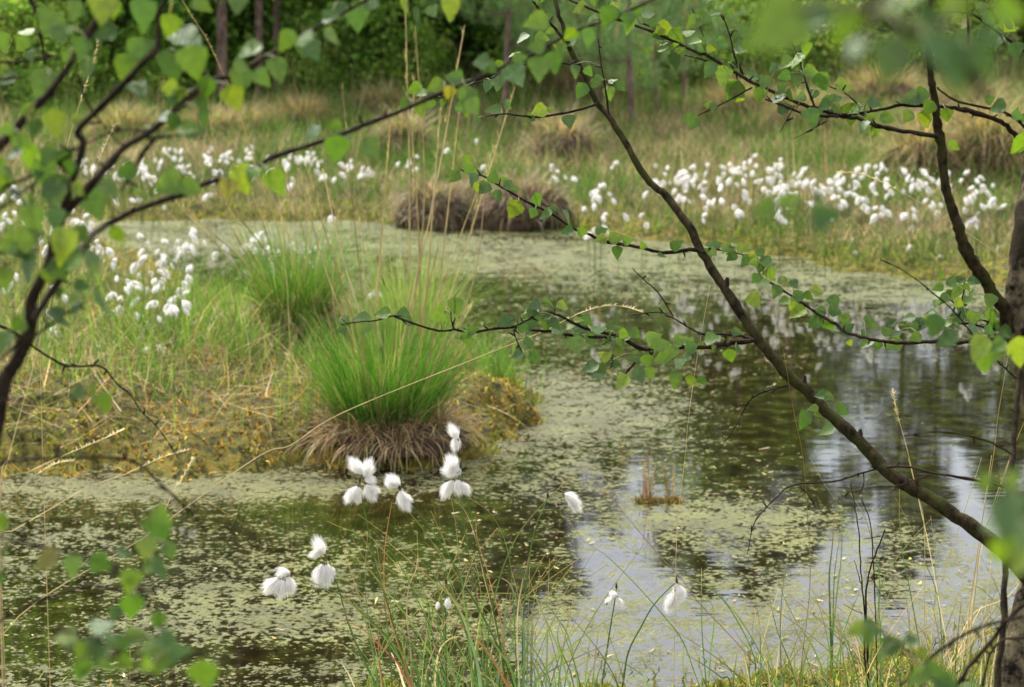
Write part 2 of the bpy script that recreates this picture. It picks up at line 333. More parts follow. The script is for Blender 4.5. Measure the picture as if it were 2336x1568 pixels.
# moss on the banks : short dense tufts
x,y=scatter(420000,3.3,13.5,1.25); a,b,c=SD(x,y); s=np.maximum(np.maximum(a,b),c)
k=(s>-.015)&(rng.random(len(x))<np.where(a>0,.55*np.exp(-s/.9)+.25,np.exp(-s/.45)))&(rng.random(len(x))<np.clip(7/y,.3,1)); x,y,s,a,b=x[k],y[k],s[k],a[k],b[k]
mz=fbm(x,y,3,40)+rng.normal(0,.07,len(x))
c1=palette(len(x),[(.21,.25,.018),(.34,.34,.03),(.11,.15,.013)],None,.2); c2=palette(len(x),[(.46,.24,.035),(.52,.35,.05),(.24,.10,.02),(.32,.24,.06),(.28,.26,.03)],None,.2)
w_=np.where(a<.5,.45,.53)
col=np.where(((mz>w_)&(b<a)&(c[k]<a))[:,None],c2,c1)
A=Acc().add(*blades(np.stack([x,y,np.maximum(H(x,y),0)-.004],1),rng.uniform(.008,.026,len(x))*(.5+vnoise(x,y,19,77)),rng.uniform(0,6.28,len(x)),rng.uniform(0,1.1,len(x)),rng.uniform(0,1.6,len(x)),rng.uniform(.004,.010,len(x)),col,2,taper=.35))
tag(A.build('moss',M_MOSSB),'green and rusty orange sphagnum moss edging the banks','moss',kind='stuff')
# island grass : green blades plus fallen straw
x,y=scatter(60000,5.6,11.5,1.3); a,b,c=SD(x,y); n5=fbm(x,y,3,50)
k=(a>.03)&(b<0)&(rng.random(len(x))<np.where(a>.4,.8,.12+a))&(n5>.36); x,y,a,n5=x[k],y[k],a[k],n5[k]
k=~((np.hypot(x-G(880,1000)[0],y-G(880,1000)[1])<.28)); x,y,a,n5=x[k],y[k],a[k],n5[k]
g=(rng.random(len(x))<.55+.25*(y>6.8)); N=len(x)
col=np.where(g[:,None],palette(N,GR+[(.2,.26,.06)],None,.2),palette(N,ST,None,.2))
L=np.where(g,rng.uniform(.06,.26,N),rng.uniform(.05,.22,N))*np.clip(.5+a*.6,.45,1.2)*(.4+n5*1.1)
A=Acc().add(*blades(np.stack([x,y,H(x,y)],1),L,rng.uniform(0,6.28,N),rng.uniform(0,.6,N),np.where(g,rng.uniform(0,1.1,N),rng.uniform(.3,1.6,N)),rng.uniform(.0018,.0042,N),col,4))
x,y=scatter(16000,5.6,11.5,1.2); a,b,c=SD(x,y); k=(a>.05)&(b<0)&(fbm(x,y,2.3,51)>.45); x,y=x[k],y[k]; N=len(x)
A.add(*blades(np.stack([x,y,H(x,y)+rng.uniform(.01,.05,N)],1),rng.uniform(.06,.28,N),rng.uniform(0,6.28,N),rng.uniform(1.15,1.6,N),rng.uniform(-.2,.35,N),rng.uniform(.002,.0045,N),palette(N,ST+[(.5,.3,.13)],None,.2),4))
tag(A.build('island_grass',M_BLADE),'thin green and straw blades tangled over the mossy island','grass',kind='stuff')
# bright green grass tufts in the island grass
x0=[];
for (tx,ty,n_) in [(560,900,90),(600,870,60),(330,860,70),(420,820,90),(470,800,90),(520,780,90),(500,850,70),(400,900,40),(280,870,40),(560,820,60),(120,930,40),(60,860,60),(200,960,30),(1130,895,150),(1080,870,80),(1160,900,60),(700,1000,40),(440,720,50),(530,740,60),(350,960,40)]:
    g0=G(tx,ty,.04); x0.append(np.stack([rng.normal(g0[0],.045,n_),rng.normal(g0[1],.06,n_)],1))
x0=np.concatenate(x0); N=len(x0)
A=Acc().add(*blades(np.c_[x0,H(x0[:,0],x0[:,1])],rng.uniform(.07,.22,N),rng.uniform(0,6.28,N),rng.uniform(0,.35,N),rng.uniform(0,.8,N),rng.uniform(.002,.004,N),palette(N,[(.12,.24,.03),(.17,.30,.05),(.1,.18,.03)],None,.15),5))
tag(A.build('green_grass_tufts',M_BLADE),'small fresh green grass tufts sprouting from the island moss','grass',kind='stuff')
# near bank : short growth and stray sphagnum in the shallow water
x,y=scatter(26000,3.2,4.6,1.3); a,b,c=SD(x,y); n5=fbm(x,y,9,60)
k=(c>-.25)&(rng.random(len(x))<np.where(c>0,1,np.exp(c/.09)))&(n5+.3*(c>0)>.55); x,y,c=x[k],y[k],c[k]; N=len(x)
A=Acc().add(*blades(np.stack([x,y,np.maximum(H(x,y),0)-.003],1),rng.uniform(.008,.03,N),rng.uniform(0,6.28,N),rng.uniform(0,1,N),rng.uniform(0,1,N),rng.uniform(.003,.006,N),palette(N,[(.2,.2,.02),(.28,.27,.04),(.3,.2,.05),(.13,.15,.03)],None,.2),2,taper=.4))
tag(A.build('shore_moss',M_MOSSB),'yellow green moss sprigs poking from the shallow near shore','moss',kind='stuff')
# floating litter on the pond
x,y=scatter(9000,3.9,9.5,1.2); a,b,c=SD(x,y); k=(np.maximum(np.maximum(a,b),c)<-.02)&(fbm(x,y,2.5,70)+rng.normal(0,.08,len(x))+np.where((x/y>.14)&(y<9.5)&(y>4.9),-.3,0)>.52); x,y=x[k],y[k]; N=len(x)
A=Acc().add(*blades(np.stack([x,y,np.full(N,.003)],1),rng.uniform(.006,.022,N)*(1+2*(rng.random(N)<.04)),rng.uniform(0,6.28,N),1.50,rng.uniform(-.15,.1,N),rng.uniform(.003,.009,N),palette(N,[(.30,.26,.12),(.22,.24,.06),(.40,.34,.20),(.16,.10,.05),(.24,.22,.08)],None,.25),3,side=None,taper=.3))
tag(A.build('floating_litter',M_MOSSB),'scraps of leaf and weed floating on the pond','litter',kind='stuff')
# ------------------------------------------------------------------ leaf builder
def leaf_template(rows=11):
    v=np.linspace(0,1,rows)
    hw=np.interp(v,[0,.06,.16,.30,.45,.6,.75,.88,1],[.03,.24,.38,.415,.37,.28,.175,.08,.0])
    ser=np.where(np.arange(rows)%2==0,1.05,.93); ser[0]=1; ser[-1]=1; hw=hw*ser
    return v,hw
LV,LW=leaf_template()
def add_leaf(A,base,tip,nrm,size,tint,fold=.18,curl=.15):
    tip=tip/np.linalg.norm(tip); nrm=nrm-tip*np.dot(nrm,tip); nrm/=np.linalg.norm(nrm)+1e-9; sd=np.cross(tip,nrm)
    n_=len(LV); jit=random.uniform(.88,1.12); V=[];U=[]
    for k in range(n_):
        v=LV[k]; w=LW[k]*size*jit; zc=-curl*size*v*v; zf=fold*w
        wav=size*.02*math.sin(k*1.9+size*900)
        c=base+tip*size*v+nrm*zc
        V+= [c-sd*w+nrm*(zf+wav)-tip*size*.03, c, c+sd*w+nrm*(zf-wav)-tip*size*.03]; U+=[(-LW[k],v),(0,v),(LW[k],v)]
    F=[]
    for k in range(n_-1):
        i=k*3; F+=[(i,i+1,i+4,i+3),(i+1,i+2,i+5,i+4)]
    A.add(V,F,tint,np.array(U))
LC=[(.045,.10,.02),(.05,.115,.02),(.065,.125,.02),(.095,.165,.022),(.05,.105,.025),(.13,.19,.022),(.06,.11,.035),(.08,.15,.018)]
def leafcol():
    c=np.array(random.choice(LC))*random.uniform(.8,1.2)
    if random.random()<.008: c=np.array((.15,.15,.03))
    return c
CAMV=lambda p:(Cc-p)/np.linalg.norm(Cc-p)
def put_leaf(A,TW,pos,ang,size,att=None,face=1.0):
    size*=.93
    """pos = middle of the blade; ang = tip direction (deg) seen against the picture plane"""
    a=math.radians(ang); t=math.cos(a)*RT+math.sin(a)*UP+FW*random.uniform(-.45,.45); t/=np.linalg.norm(t)
    nr=CAMV(pos)*face+np.array([random.gauss(0,.5),random.gauss(0,.4),abs(random.gauss(.25,.4))])
    base=pos-t*size*.45
    add_leaf(A,base,t,nr,size,leafcol(),fold=random.uniform(.05,.4),curl=random.uniform(-.1,.4))
    if att is not None:
        mid=(att+base)/2+np.array([0,0,.15*np.linalg.norm(att-base)])
        V,F=tube(catmull([att,mid,base,base+t*size*.1],2),[.0007]*7,4,0); A.add(V,F,(.14,.15,.05))
PET=[]
def nearest(paths,p):
    bd=1e9;b=None
    for q in paths:
        d=np.linalg.norm(q-p,axis=1); k=int(d.argmin())
        if d[k]<bd: bd=d[k]; b=q[k]
    return b,bd
M_PET=tint_mat('leaf_stalk',0,.6,.3,60,.2)
class Tree:
    """a birch: trunk plus traced boughs, each bough one part that carries its own foliage"""
    def __init__(s,name,base,label,cat='tree',group=None):
        s.root=tag(empty(name,tuple(base)),label,cat,group); s.base=np.asarray(base,float); s.paths=[]; s.boughs=[]
    def trunk(s,pts,rad,mat,name='trunk',sides=14):
        pth=catmull(pts,5); r=np.interp(np.linspace(0,1,len(pth)),np.linspace(0,1,len(rad)),rad)
        V,F=tube(pth,r,sides,.05); s.paths.append(pth); mk(name,V-s.base,F,mat,s.root)
    def bough(s,specs,leaves=(),auto=0,size=.03,mat=None,lsize=None,dens=None):
        """specs: list of (polyline [(x,y,d)..], r0 px, r1 px)"""
        pths=[]; br=None
        for pts,r0,r1 in specs:
            B=Acc()
            d=[q[2] for q in pts]; w=catmull([P(*q) for q in pts],4)
            dd=np.mean(d); r=np.linspace(r0,r1,len(w))*dd/FPX
            w=w+rng.normal(0,1,(len(w),3))*r[:,None]*(.2 if r0<8 else .05)
            r=r*(1+.22*(rng.random(len(r))<.2))
            V,F=tube(w,r,8,.08); B.add(V,F); pths.append(w)
            # small spur shoots
            for k in range(2,len(w)-1,3):
                if random.random()<.6 and r0<14:
                    dr=np.array([random.gauss(0,1),random.gauss(0,1),random.gauss(.2,1)]); dr/=np.linalg.norm(dr)
                    V,F=tube([w[k],w[k]+dr*.006,w[k]+dr*.011],[.0016,.0013,.0007],5,0); B.add(V,F)
            ob=mk('twig' if br else 'branch',np.concatenate(B.V)-s.base,np.concatenate(B.F),mat or M_TWIG,br or s.root); br=br or ob
        L=Acc(); PT=Acc()
        for (x,y,sz,ang,d) in leaves:
            p=P(x,y,d); att,bd=nearest(pths,p)
            put_leaf(L,PT,p,ang,sz*d/FPX,att if bd<.045 else None)
        if auto:
            for w in pths:
                seg=np.linalg.norm(np.diff(w,axis=0),axis=1); tot=seg.sum(); k=int(tot*auto)
                for q in range(k):
                    f=rng.random()**.8; i=min(int(f*(len(w)-1)),len(w)-2); a_=w[i]+(w[i+1]-w[i])*rng.random()
                    for rep in range(random.choice((1,2,2))):
                        dr=np.array([random.gauss(0,1),random.gauss(0,1),random.gauss(.1,.8)]); dr/=np.linalg.norm(dr)
                        sz=random.uniform(.65,1.15)*size; p=a_+dr*random.uniform(.55,1.0)*size*.8
                        put_leaf(L,PT,p,random.choice((270,250,290,220,320,200,340,160,20,270)),sz,a_,face=.7)
        if L.n:
            f=mk('foliage',np.concatenate(L.V)-s.base,np.concatenate(L.F),M_LEAF,br,np.concatenate(L.T),np.concatenate(L.U))
        s.paths+=pths
def D_(pts,d0,d1=None):                       # give a picked polyline a depth running d0 -> d1
    d1=d0 if d1 is None else d1; n_=len(pts); return [(p[0],p[1],d0+(d1-d0)*k/max(1,n_-1)) for k,p in enumerate(pts)]
def LF(c,r,lst,d):                            # hand placed leaves from a crop: (X,Y,length,angle)
    return [(779.2*c+.33357*x,522.7*r+.33357*y,.33357*s,a,d+random.uniform(-.05,.05)) for x,y,s,a in lst]
# ------------------------------------------------------------------ right birch
tb=P(2330,2050,3.15); tb[2]=H1(tb[0],tb[1])-.03
R=Tree('birch_tree',tb,'slim birch at the right edge with mottled bark and a long limb over the pond')
R.trunk([tb]+[P(*q) for q in [(2335,1800,3.15),(2325,1620,3.15),(2330,1520,3.15),(2348,1430,3.16),(2372,1320,3.17),(2385,1150,3.18),(2378,980,3.18),(2352,840,3.18),(2334,720,3.18),(2332,640,3.18),(2342,540,3.18),(2362,400,3.2),(2385,150,3.22),(2410,-200,3.25),(2400,-700,3.3),(2440,-1300,3.35)]],
   np.array([62,55,52,50,46,42,38,37,38,42,36,33,31,29,26,20,12])*3.18/FPX,M_TRUNK,sides=18)
limb=pan(1,0,[(1450,-20),(1490,110),(1560,330),(1650,490),(1740,690),(1830,800),(1930,960),(2020,1120),(2110,1250),(2220,1340),(2300,1450)])+pan(2,1,[(50,0),(130,170),(230,330),(310,440),(400,590),(500,730),(600,860),(720,1000),(850,1110),(960,1230),(1070,1330),(1200,1450)])+[(2002,1052),(2028,1080),(2075,1110),(2125,1139),(2168,1169),(2208,1195),(2258,1232),(2310,1275),(2365,1340)]
w=catmull([P(*q) for q in D_(limb,3.55,3.15)],4)
rr=np.interp(np.linspace(0,1,len(w)),[0,.08,.3,.5,.7,.9,1],[4.5,6.5,9,11.5,14,16,20])*3.3/FPX*1.0
rr*=1+.10*np.sin(np.arange(len(rr))*.9)*(rng.random(len(rr)))
V,F=tube(w+rng.normal(0,.0006,w.shape),rr,12,.04); limbo=mk('limb',V-tb,F,M_LIMB,R.root)
A=Acc()
for (cx,cy) in [(2110,1240),]: pass
knots=pan(2,1,[(850,1080),(1300,1470),(310,370)])+[(2118,1118),(1637,655)]
for kx,ky in knots:
    pk,_=nearest([w],P(kx,ky,3.35)); V,F=tube([pk,pk+UP*.012+RT*.002,pk+UP*.018+RT*.003],[.006,.0045,.002],7,.1); mk('knot',V-tb,F,M_TWIG,limbo)
R.bough([(D_(pan(2,1,[(2330,800),(2230,720),(2200,560),(2120,450),(2050,330),(1960,190),(1900,60)])+pan(2,0,[(1880,1540),(1830,1400),(1790,1250),(1765,1000),(1740,850),(1715,650),(1695,540),(1680,300),(1700,-100)]),3.18,3.0),17,6)],mat=M_LIMB)
R1=[(D_(pan(2,1,[(150,165),(60,140),(0,150)])+pan(1,1,[(2190,160),(2060,130),(1900,100),(1790,85),(1680,30),(1590,0)])+pan(1,0,[(1430,1460),(1250,1370),(1130,1300),(1060,1260),(980,1210),(880,1190),(840,1170)]),3.37,3.3),4.5,1.6)]
R.bough(R1,LF(1,0,[(860,1100,110,300),(880,1160,110,340),(770,1210,110,230),(900,1235,130,250),(935,1290,110,250),(975,1290,120,230),(1040,1210,110,80),(1110,1230,75,20),(1070,1340,100,300),(1180,1435,165,240),(1340,1370,125,300),(1310,1460,90,240),(1390,1465,125,200),(1545,1480,130,310),(1150,1270,100,330),(1200,1295,60,0),(1450,1430,80,20)],3.3)+
  LF(1,1,[(1540,15,110,190),(1650,20,90,340),(1780,15,110,20),(1770,75,100,190),(1880,60,130,10),(1885,160,110,270),(2190,185,80,350),(1960,80,90,10),(2290,110,110,30),(2060,110,70,120)],3.33))
R.bough([(D_(pan(1,0,[(1740,715),(1550,770),(1350,800),(1260,795),(1100,780),(980,800)]),3.48,3.4),3.2,1.3)],LF(1,0,[(1040,755,135,190),(1140,718,90,330),(1350,760,125,200),(1555,835,120,280),(1290,810,80,210),(920,830,80,230),(1430,750,60,20)],3.42))
R.bough([(D_(pan(1,0,[(1830,790),(1810,640),(1780,460),(1755,270)]),3.45),2.5,1.2)],LF(1,0,[(1900,590,110,320),(1860,560,90,20),(1740,570,100,0),(1640,625,140,240),(1600,490,120,280),(1690,490,90,310),(1760,540,90,350),(1830,640,120,280)],3.45))
R.bough([(D_(pan(1,0,[(1600,420),(1550,440),(1500,430),(1260,440),(1100,480),(1040,530),(880,580),(700,665),(640,655)]),3.5,3.35),2.6,1.2)],LF(1,0,[(500,610,130,210),(548,640,100,200),(600,715,110,250),(540,750,120,270),(1240,265,120,210),(1180,370,120,200),(1085,445,90,300),(1070,565,140,260),(1000,590,110,250),(880,560,90,30),(690,705,70,250),(820,740,110,320),(1370,260,120,350)],3.4))
R.bough([(D_(pan(1,0,[(1300,-10),(1360,80),(1420,150),(1500,250),(1570,340)]),3.3,3.5),2.2,4)],auto=26,size=.027)
CL=lambda r,l_: pan(1,1,l_)
main=pan(2,1,[(490,765),(330,780),(200,800),(90,810)])+pan(1,1,[(2336,805),(2130,820),(2050,815),(1900,750),(1750,740),(1600,735),(1450,700),(1330,695),(1190,670),(1050,685),(880,705),(770,690),(660,695),(520,655),(380,605),(340,595),(240,625),(80,640),(0,655)])
R.bough([(D_(main,3.3,3.15),5.5,1.4),(D_(pan(1,1,[(2050,820),(1880,730),(1700,690),(1560,630),(1460,580),(1360,570),(1280,620),(1200,660)]),3.25,3.15),4,2),
  (D_(pan(1,1,[(2010,840),(2000,920),(1930,1000),(1880,1050)]),3.25),3,1.5),(D_(pan(1,1,[(1190,675),(1180,710),(1210,790),(1240,850)]),3.15),2,1),(D_(pan(1,1,[(770,690),(750,620),(748,560)]),3.15),2,1),(D_(pan(1,1,[(2110,890),(2130,840)]),3.25),2,2),
  (D_(pan(1,1,[(1460,580),(1455,540)]),3.15),1.5,1),(D_(pan(1,1,[(1850,860),(1850,930),(1830,960)]),3.2),1.5,1)],
 LF(1,1,[(780,530,150,275),(660,590,150,210),(690,555,90,10),(280,580,140,190),(140,608,140,180),(30,630,110,330),(150,680,130,230),(430,590,130,330),(460,630,110,340),(900,685,90,10),(840,735,80,220),(1120,630,130,200),(1290,560,140,200),(1320,520,110,200),(1410,510,90,350),(1510,525,100,330),(1300,630,150,20),(1460,650,120,320),(1400,660,110,270),(1480,700,100,340),(1600,800,160,290),(1680,630,120,330),(1640,690,130,10),(1560,670,90,10),(1760,690,130,10),(1820,740,140,230),(1900,690,90,140),(1930,720,100,340),(2010,715,110,320),(1900,780,100,230),(1900,830,110,350),(2140,740,140,30),(2200,790,120,10),(2250,850,140,250),(2320,760,120,20),(2150,800,110,190),(1200,860,100,200),(1280,780,100,350),(1320,880,130,310),(2090,900,110,280),(2180,890,110,200),(1700,950,150,205),(1810,870,110,20),(1870,920,90,350),(1780,960,90,330),(1750,1000,110,200),(1920,1050,150,230),(2040,1000,150,290),(2110,990,120,310),(2280,1030,140,260),(2320,910,110,20),(2000,880,120,200),(1800,780,100,10),(0,690,90,200),(1620,620,80,10),(1250,670,120,350)],3.2)
 +LF(2,1,[(200,750,130,10),(320,870,120,280),(60,805,120,20),(30,770,110,160),(370,705,90,350),(210,815,60,280),(380,830,70,320),(50,1040,100,270),(130,1040,90,300),(20,880,90,200)],3.25),auto=12,size=.024)
R.bough([(D_(pan(2,1,[(470,750),(330,720),(140,720),(50,680),(0,650)])+pan(1,1,[(2250,600),(2170,570),(1980,590)]),3.3,3.4),3.2,1.2),(D_(pan(1,1,[(2270,600),(2160,430),(2060,340),(1990,270)]),3.35),1.8,.9)])
tw7=pan(2,1,[(2290,735),(2120,755),(1940,770),(1700,765),(1500,780),(1380,770),(1250,745),(1120,710),(1040,650),(940,590),(850,530),(730,450),(620,380),(530,330),(500,240),(440,190),(350,160),(250,145),(170,140)])
R.bough([(D_(tw7,3.18,3.4),5,1.3)],LF(2,1,[(230,105,90,10),(200,160,70,200),(300,130,90,200),(350,105,90,20),(410,130,110,0),(480,185,80,20),(480,230,90,190),(430,220,120,230),(530,165,90,290),(575,230,130,300),(530,270,90,250),(495,340,90,230),(600,315,110,290),(540,370,120,190),(690,360,110,330),(760,380,90,300),(635,430,120,250),(690,495,100,200),(490,490,140,300),(800,455,130,10),(860,460,100,300),(925,425,110,0),(780,570,150,210),(770,520,120,200),(1030,505,130,290),(930,570,110,180),(1040,565,110,350),(900,640,130,220),(1000,660,110,300),(1060,700,110,350),(1110,620,110,290),(1120,680,140,30),(1280,650,130,330),(1250,785,130,220),(1430,640,80,30),(1440,790,150,200),(1400,700,110,10),(1330,800,90,240),(1140,780,60,300),(1250,720,100,350),(1460,720,90,20)],3.3),auto=13,size=.022)
R.bough([(D_(pan(2,1,[(2230,700),(2100,680),(1900,640),(1750,625),(1640,660),(1490,690)]),3.2,3.1),3.2,1.2),(D_(pan(2,1,[(2200,690),(2050,620),(1930,600),(1850,500),(1800,480)]),3.2,3.15),3.5,1.5),(D_(pan(2,1,[(1900,500),(1920,430),(1920,370)]),3.15),1.5,1)],
  LF(2,1,[(1765,310,100,85),(1740,400,100,200),(1840,365,100,320),(1900,350,90,10),(1990,360,110,345),(1870,440,120,250),(1750,440,100,190),(1780,480,110,220),(1940,400,80,300),(1890,510,90,330),(1950,490,120,10),(2100,490,120,250),(1540,605,110,190),(1560,690,120,330),(1590,740,100,200),(1990,600,120,20),(2060,610,110,350),(2110,590,120,280),(1990,690,130,320),(2090,700,110,310),(1880,610,110,200),(1820,640,90,20),(1730,510,80,250),(1920,560,100,30),(2210,710,130,330)],3.1),auto=40,size=.025)
R.bough([(D_(pan(2,1,[(2300,760),(2200,750)]),3.1,2.4),3,2)],LF(2,1,[(1720,660,190,250),(1800,755,200,215),(2030,820,240,250),(2110,860,210,230),(2295,840,260,280),(2060,930,160,280),(2150,800,150,210)],2.1))
R.bough([(D_(pan(2,0,[(2500,1250),(2380,1050),(2290,950),(2230,880),(2150,820),(2000,770),(1850,740),(1700,725),(1500,720),(1350,750),(1230,770),(1080,790)]),3.2,3.05),7,3)],
  LF(2,0,[(1560,675,150,190),(1640,650,150,10),(1310,705,120,340),(1030,700,130,320),(960,720,120,200),(1150,780,180,270),(1535,800,110,230),(1655,820,150,280),(1800,790,120,280),(1680,740,130,240),(1270,810,..., 0) if False else (1270,810,120,10),(1400,810,130,350),(1230,860,120,230),(1310,900,110,260)],3.05))
R.bough([(D_(pan(2,0,[(1740,935),(1500,900),(1330,860),(1190,810),(1060,790),(900,740),(750,690),(600,620),(450,550),(330,480),(180,390),(30,330)])+pan(1,0,[(2200,250),(2050,190),(1900,140),(1700,60),(1560,0),(1500,-40)]),3.02,3.2),5,2.5),
   (D_(pan(2,0,[(1060,800),(900,790),(800,770),(650,710),(560,680)]),3.05),3.5,2),(D_(pan(2,0,[(900,740),(850,600),(800,430),(740,280)]),3.08),2.8,1.2),(D_(pan(2,0,[(410,510),(350,380),(320,250),(270,100)]),3.12),2.5,1.2),(D_(pan(2,0,[(160,370),(140,250),(60,60)]),3.15),1.8,1),(D_(pan(2,0,[(470,600),(270,710),(80,800)]),3.1),2.2,1),
   (D_(pan(2,0,[(1190,710),(1110,640),(1000,590)]),3.05),1.8,1.2),(D_(pan(2,0,[(980,830),(870,890),(760,950)]),3.05),1.4,.8),(D_(pan(2,0,[(765,720),(720,800),(660,910)]),3.07),1.3,.8),(D_(pan(2,0,[(170,420),(100,400),(10,380)]),3.15),2.2,1.2),(D_(pan(1,0,[(2220,260),(2130,190),(2040,160)]),3.2),1.6,1)],
  LF(2,0,[(220,95,90,190),(330,95,90,350),(330,220,110,190),(430,230,130,330),(460,320,170,300),(400,340,110,0),(270,300,120,350),(180,480,140,240),(270,520,170,260),(490,530,130,350),(540,610,180,235),(340,620,190,240),(520,650,130,260),(840,340,130,280),(810,230,150,90),(770,270,100,120),(710,430,130,210),(620,470,100,220),(780,540,130,270),(690,520,120,200),(880,490,130,350),(950,560,170,300),(1100,590,150,350),(890,650,110,240),(990,700,110,330),(880,800,160,280),(800,670,110,200),(670,640,110,210),(680,590,90,20),(200,740,90,270),(70,840,130,240),(30,810,100,200),(170,720,80,180),(120,330,90,340),(40,230,110,20),(80,290,110,200),(190,335,80,350),(120,270,100,100),(570,560,120,10),(1060,680,120,20)],3.08)
  +LF(1,0,[(2280,420,150,280),(2290,240,130,300),(2310,210,90,10),(2200,330,100,20),(2300,340,130,20),(2210,200,150,320),(2100,100,120,20),(2020,80,130,340),(1970,160,160,270),(1840,110,170,230),(1720,140,120,200),(1640,60,130,200),(1800,30,110,30)],3.15),auto=16,size=.027)
R.bough([(D_(pan(2,0,[(2500,480),(2333,350),(2150,220),(2000,110),(1930,90),(1700,85)]),3.0,2.7),4,2),(D_(pan(2,0,[(2100,30),(2000,55),(1940,90)]),2.8),1.5,2),(D_(pan(2,0,[(1940,-40),(1950,200),(1950,420)]),2.6),3,2),(D_(pan(2,0,[(2450,980),(2333,870),(2200,770),(1900,700),(1780,640),(1740,600)]),3.15,3.0),4,2)],
  LF(2,0,[(2090,130,150,340),(2240,170,110,350),(2150,730,140,190),(2100,680,90,20),(2290,790,110,350),(2290,1000,150,230),(1920,160,130,270),(1900,260,150,190),(2050,50,110,20),(2280,350,150,270),(1850,1000,110,330),(2310,980,180,260)],2.8),auto=8,size=.026)
R.bough([(D_(pan(2,1,[(725,1070),(560,1110),(470,1160),(420,1230),(330,1400),(200,1560)]),3.3,3.4),2,.8)],LF(2,1,[(940,1140,100,190),(1000,1145,90,340),(830,1310,170,250),(890,1225,90,190),(930,1265,90,320),(1090,1240,130,330),(980,1380,140,200)],3.28))
R.bough([(D_(pan(2,2,[(2330,260),(2200,200),(2100,170),(1880,130),(1700,100),(1560,65),(1420,60),(1350,70),(1200,110),(1030,160),(750,185),(650,260),(550,360),(480,460),(440,660)]),3.1,3.4),3.5,1),(D_(pan(2,2,[(800,190),(860,260),(910,350)]),3.3),1.2,.7),(D_(pan(2,2,[(1235,100),(1235,180),(1205,245)]),3.2),1.5,.8)])
R.bough([(D_(pan(2,1,[(2300,1040),(2130,880),(1980,720),(1850,560),(1700,430),(1600,350),(1480,270),(1350,210)]),3.0,2.9),2.2,.9),(D_(pan(2,1,[(2290,760),(2300,1000),(2280,1250),(2260,1500)])+pan(2,2,[(2240,100),(2210,500),(2200,900),(2180,1300),(2130,1700)]),3.0,2.8),5,7)])
R.bough([(D_(pan(2,2,[(1700,110),(1550,160),(1470,190),(1300,200),(1150,240),(1000,310)]),2.7),1.8,1)])
R.bough([(D_(pan(2,1,[(2250,1540),(2050,1440),(1800,1390),(1650,1395),(1500,1420)]),2.9),2,1)])
R.bough([(D_(pan(2,2,[(2330,1000),(2200,1130),(2100,1260),(1950,1440),(1850,1600)]),2.2),5,5),(D_(pan(2,2,[(2330,1080),(2050,1150),(1850,1250),(1650,1400),(1480,1560)]),1.9),4,4),(D_(pan(2,2,[(2330,1230),(2200,1240),(2100,1340),(2050,1560)]),2.4),3,3)])
R.bough([(D_(pan(2,2,[(2200,1650),(1950,1600),(1700,1500),(1500,1300)]),1.7,1.6),3,1.5)],LF(2,2,[(1180,1175,170,200),(1290,1170,190,340),(1270,1240,150,260),(1430,1275,200,15),(1350,1360,120,240),(1570,1240,130,10),(1640,1340,110,300),(1720,1450,180,350),(1600,1500,200,200),(1800,1530,200,340),(1950,1560,160,20)],1.6))
# near twig hanging from the crown, close to the lens
R.bough([([(2390,-500,3.25),(2600,-700,2.2),(2500,-500,1.3),(2230,-150,.8)]+D_(pan(2,0,[(1250,40),(1500,200),(1900,430),(2080,660)]),.78,.82),5,7)],
  LF(2,0,[(640,190,540,215),(870,120,330,190),(1080,200,290,265),(1420,420,400,250),(1560,250,330,260),(1790,420,560,300),(1880,580,260,300),(2040,400,330,310),(1500,40,360,20),(1290,60,260,100),(2230,80,330,340),(1850,20,280,200),(1700,120,260,30),(1180,330,220,230),(2090,250,240,30)],.78))
R.bough([([(2700,300,2.2),(2300,480,1.3)]+D_(pan(2,0,[(1250,1500),(1050,1450),(850,1420),(640,1420)]),1.25),2,1)],LF(2,0,[(560,1430,200,200),(720,1380,200,170),(970,1480,240,10),(930,1350,110,20)],1.25))
R.bough([([(2390,1000,3.15),(2600,1100,2.2),(2500,1180,1.2)]+D_(pan(2,2,[(2450,300),(2300,380),(2150,500)]),.95),3,2)],LF(2,2,[(2060,165,190,240),(2250,165,190,300),(2220,400,420,260),(2300,560,330,250),(2170,630,300,280),(2300,720,260,240),(2150,430,250,200)],.95))
# ------------------------------------------------------------------ left birch
lb=P(-330,2400,1.95); lb[2]=H1(lb[0],lb[1])-.02
L_=Tree('birch_tree',lb,'dark stemmed young birch with heart shaped leaves leaning in from the left edge')
L_.trunk([lb]+[P(*q) for q in [(-260,2000,1.9),(-160,1500,1.85),(-60,1150,1.83),(-12,980,1.82),(10,870,1.82),(33,833,1.82),(60,776,1.82),(70,740,1.82),(72,690,1.82),(90,645,1.82),(112,600,1.82),(125,540,1.82),(143,493,1.82),(158,430,1.82),(175,380,1.82),(190,325,1.82),(177,300,1.82),(227,247,1.82),(277,197,1.8),(320,150,1.8),(360,105,1.8),(362,33,1.8),(385,-30,1.8),(420,-300,1.8)]],
    np.array([44,38,30,24,20,17,16,17,16,14,13,12,11,11,10,9,9,8,8,8,7,6,5,5,3])*1.82/FPX,M_TWIG,sides=10)
L_.bough([(D_(pan(0,0,[(-250,1250),(0,1000),(100,890),(250,720),(370,600),(600,250),(740,0),(800,-150)]),1.75),12,6)],LF(0,0,[(290,580,290,250),(385,850,240,275),(560,340,200,250),(500,80,190,270),(25,290,190,280),(150,300,150,240),(700,60,260,265),(40,890,140,200),(240,880,160,260),(130,960,130,280),(480,210,80,0),(600,480,160,250),(330,130,240,125),(410,230,200,300),(490,400,180,270)],1.72),auto=24,size=.022)
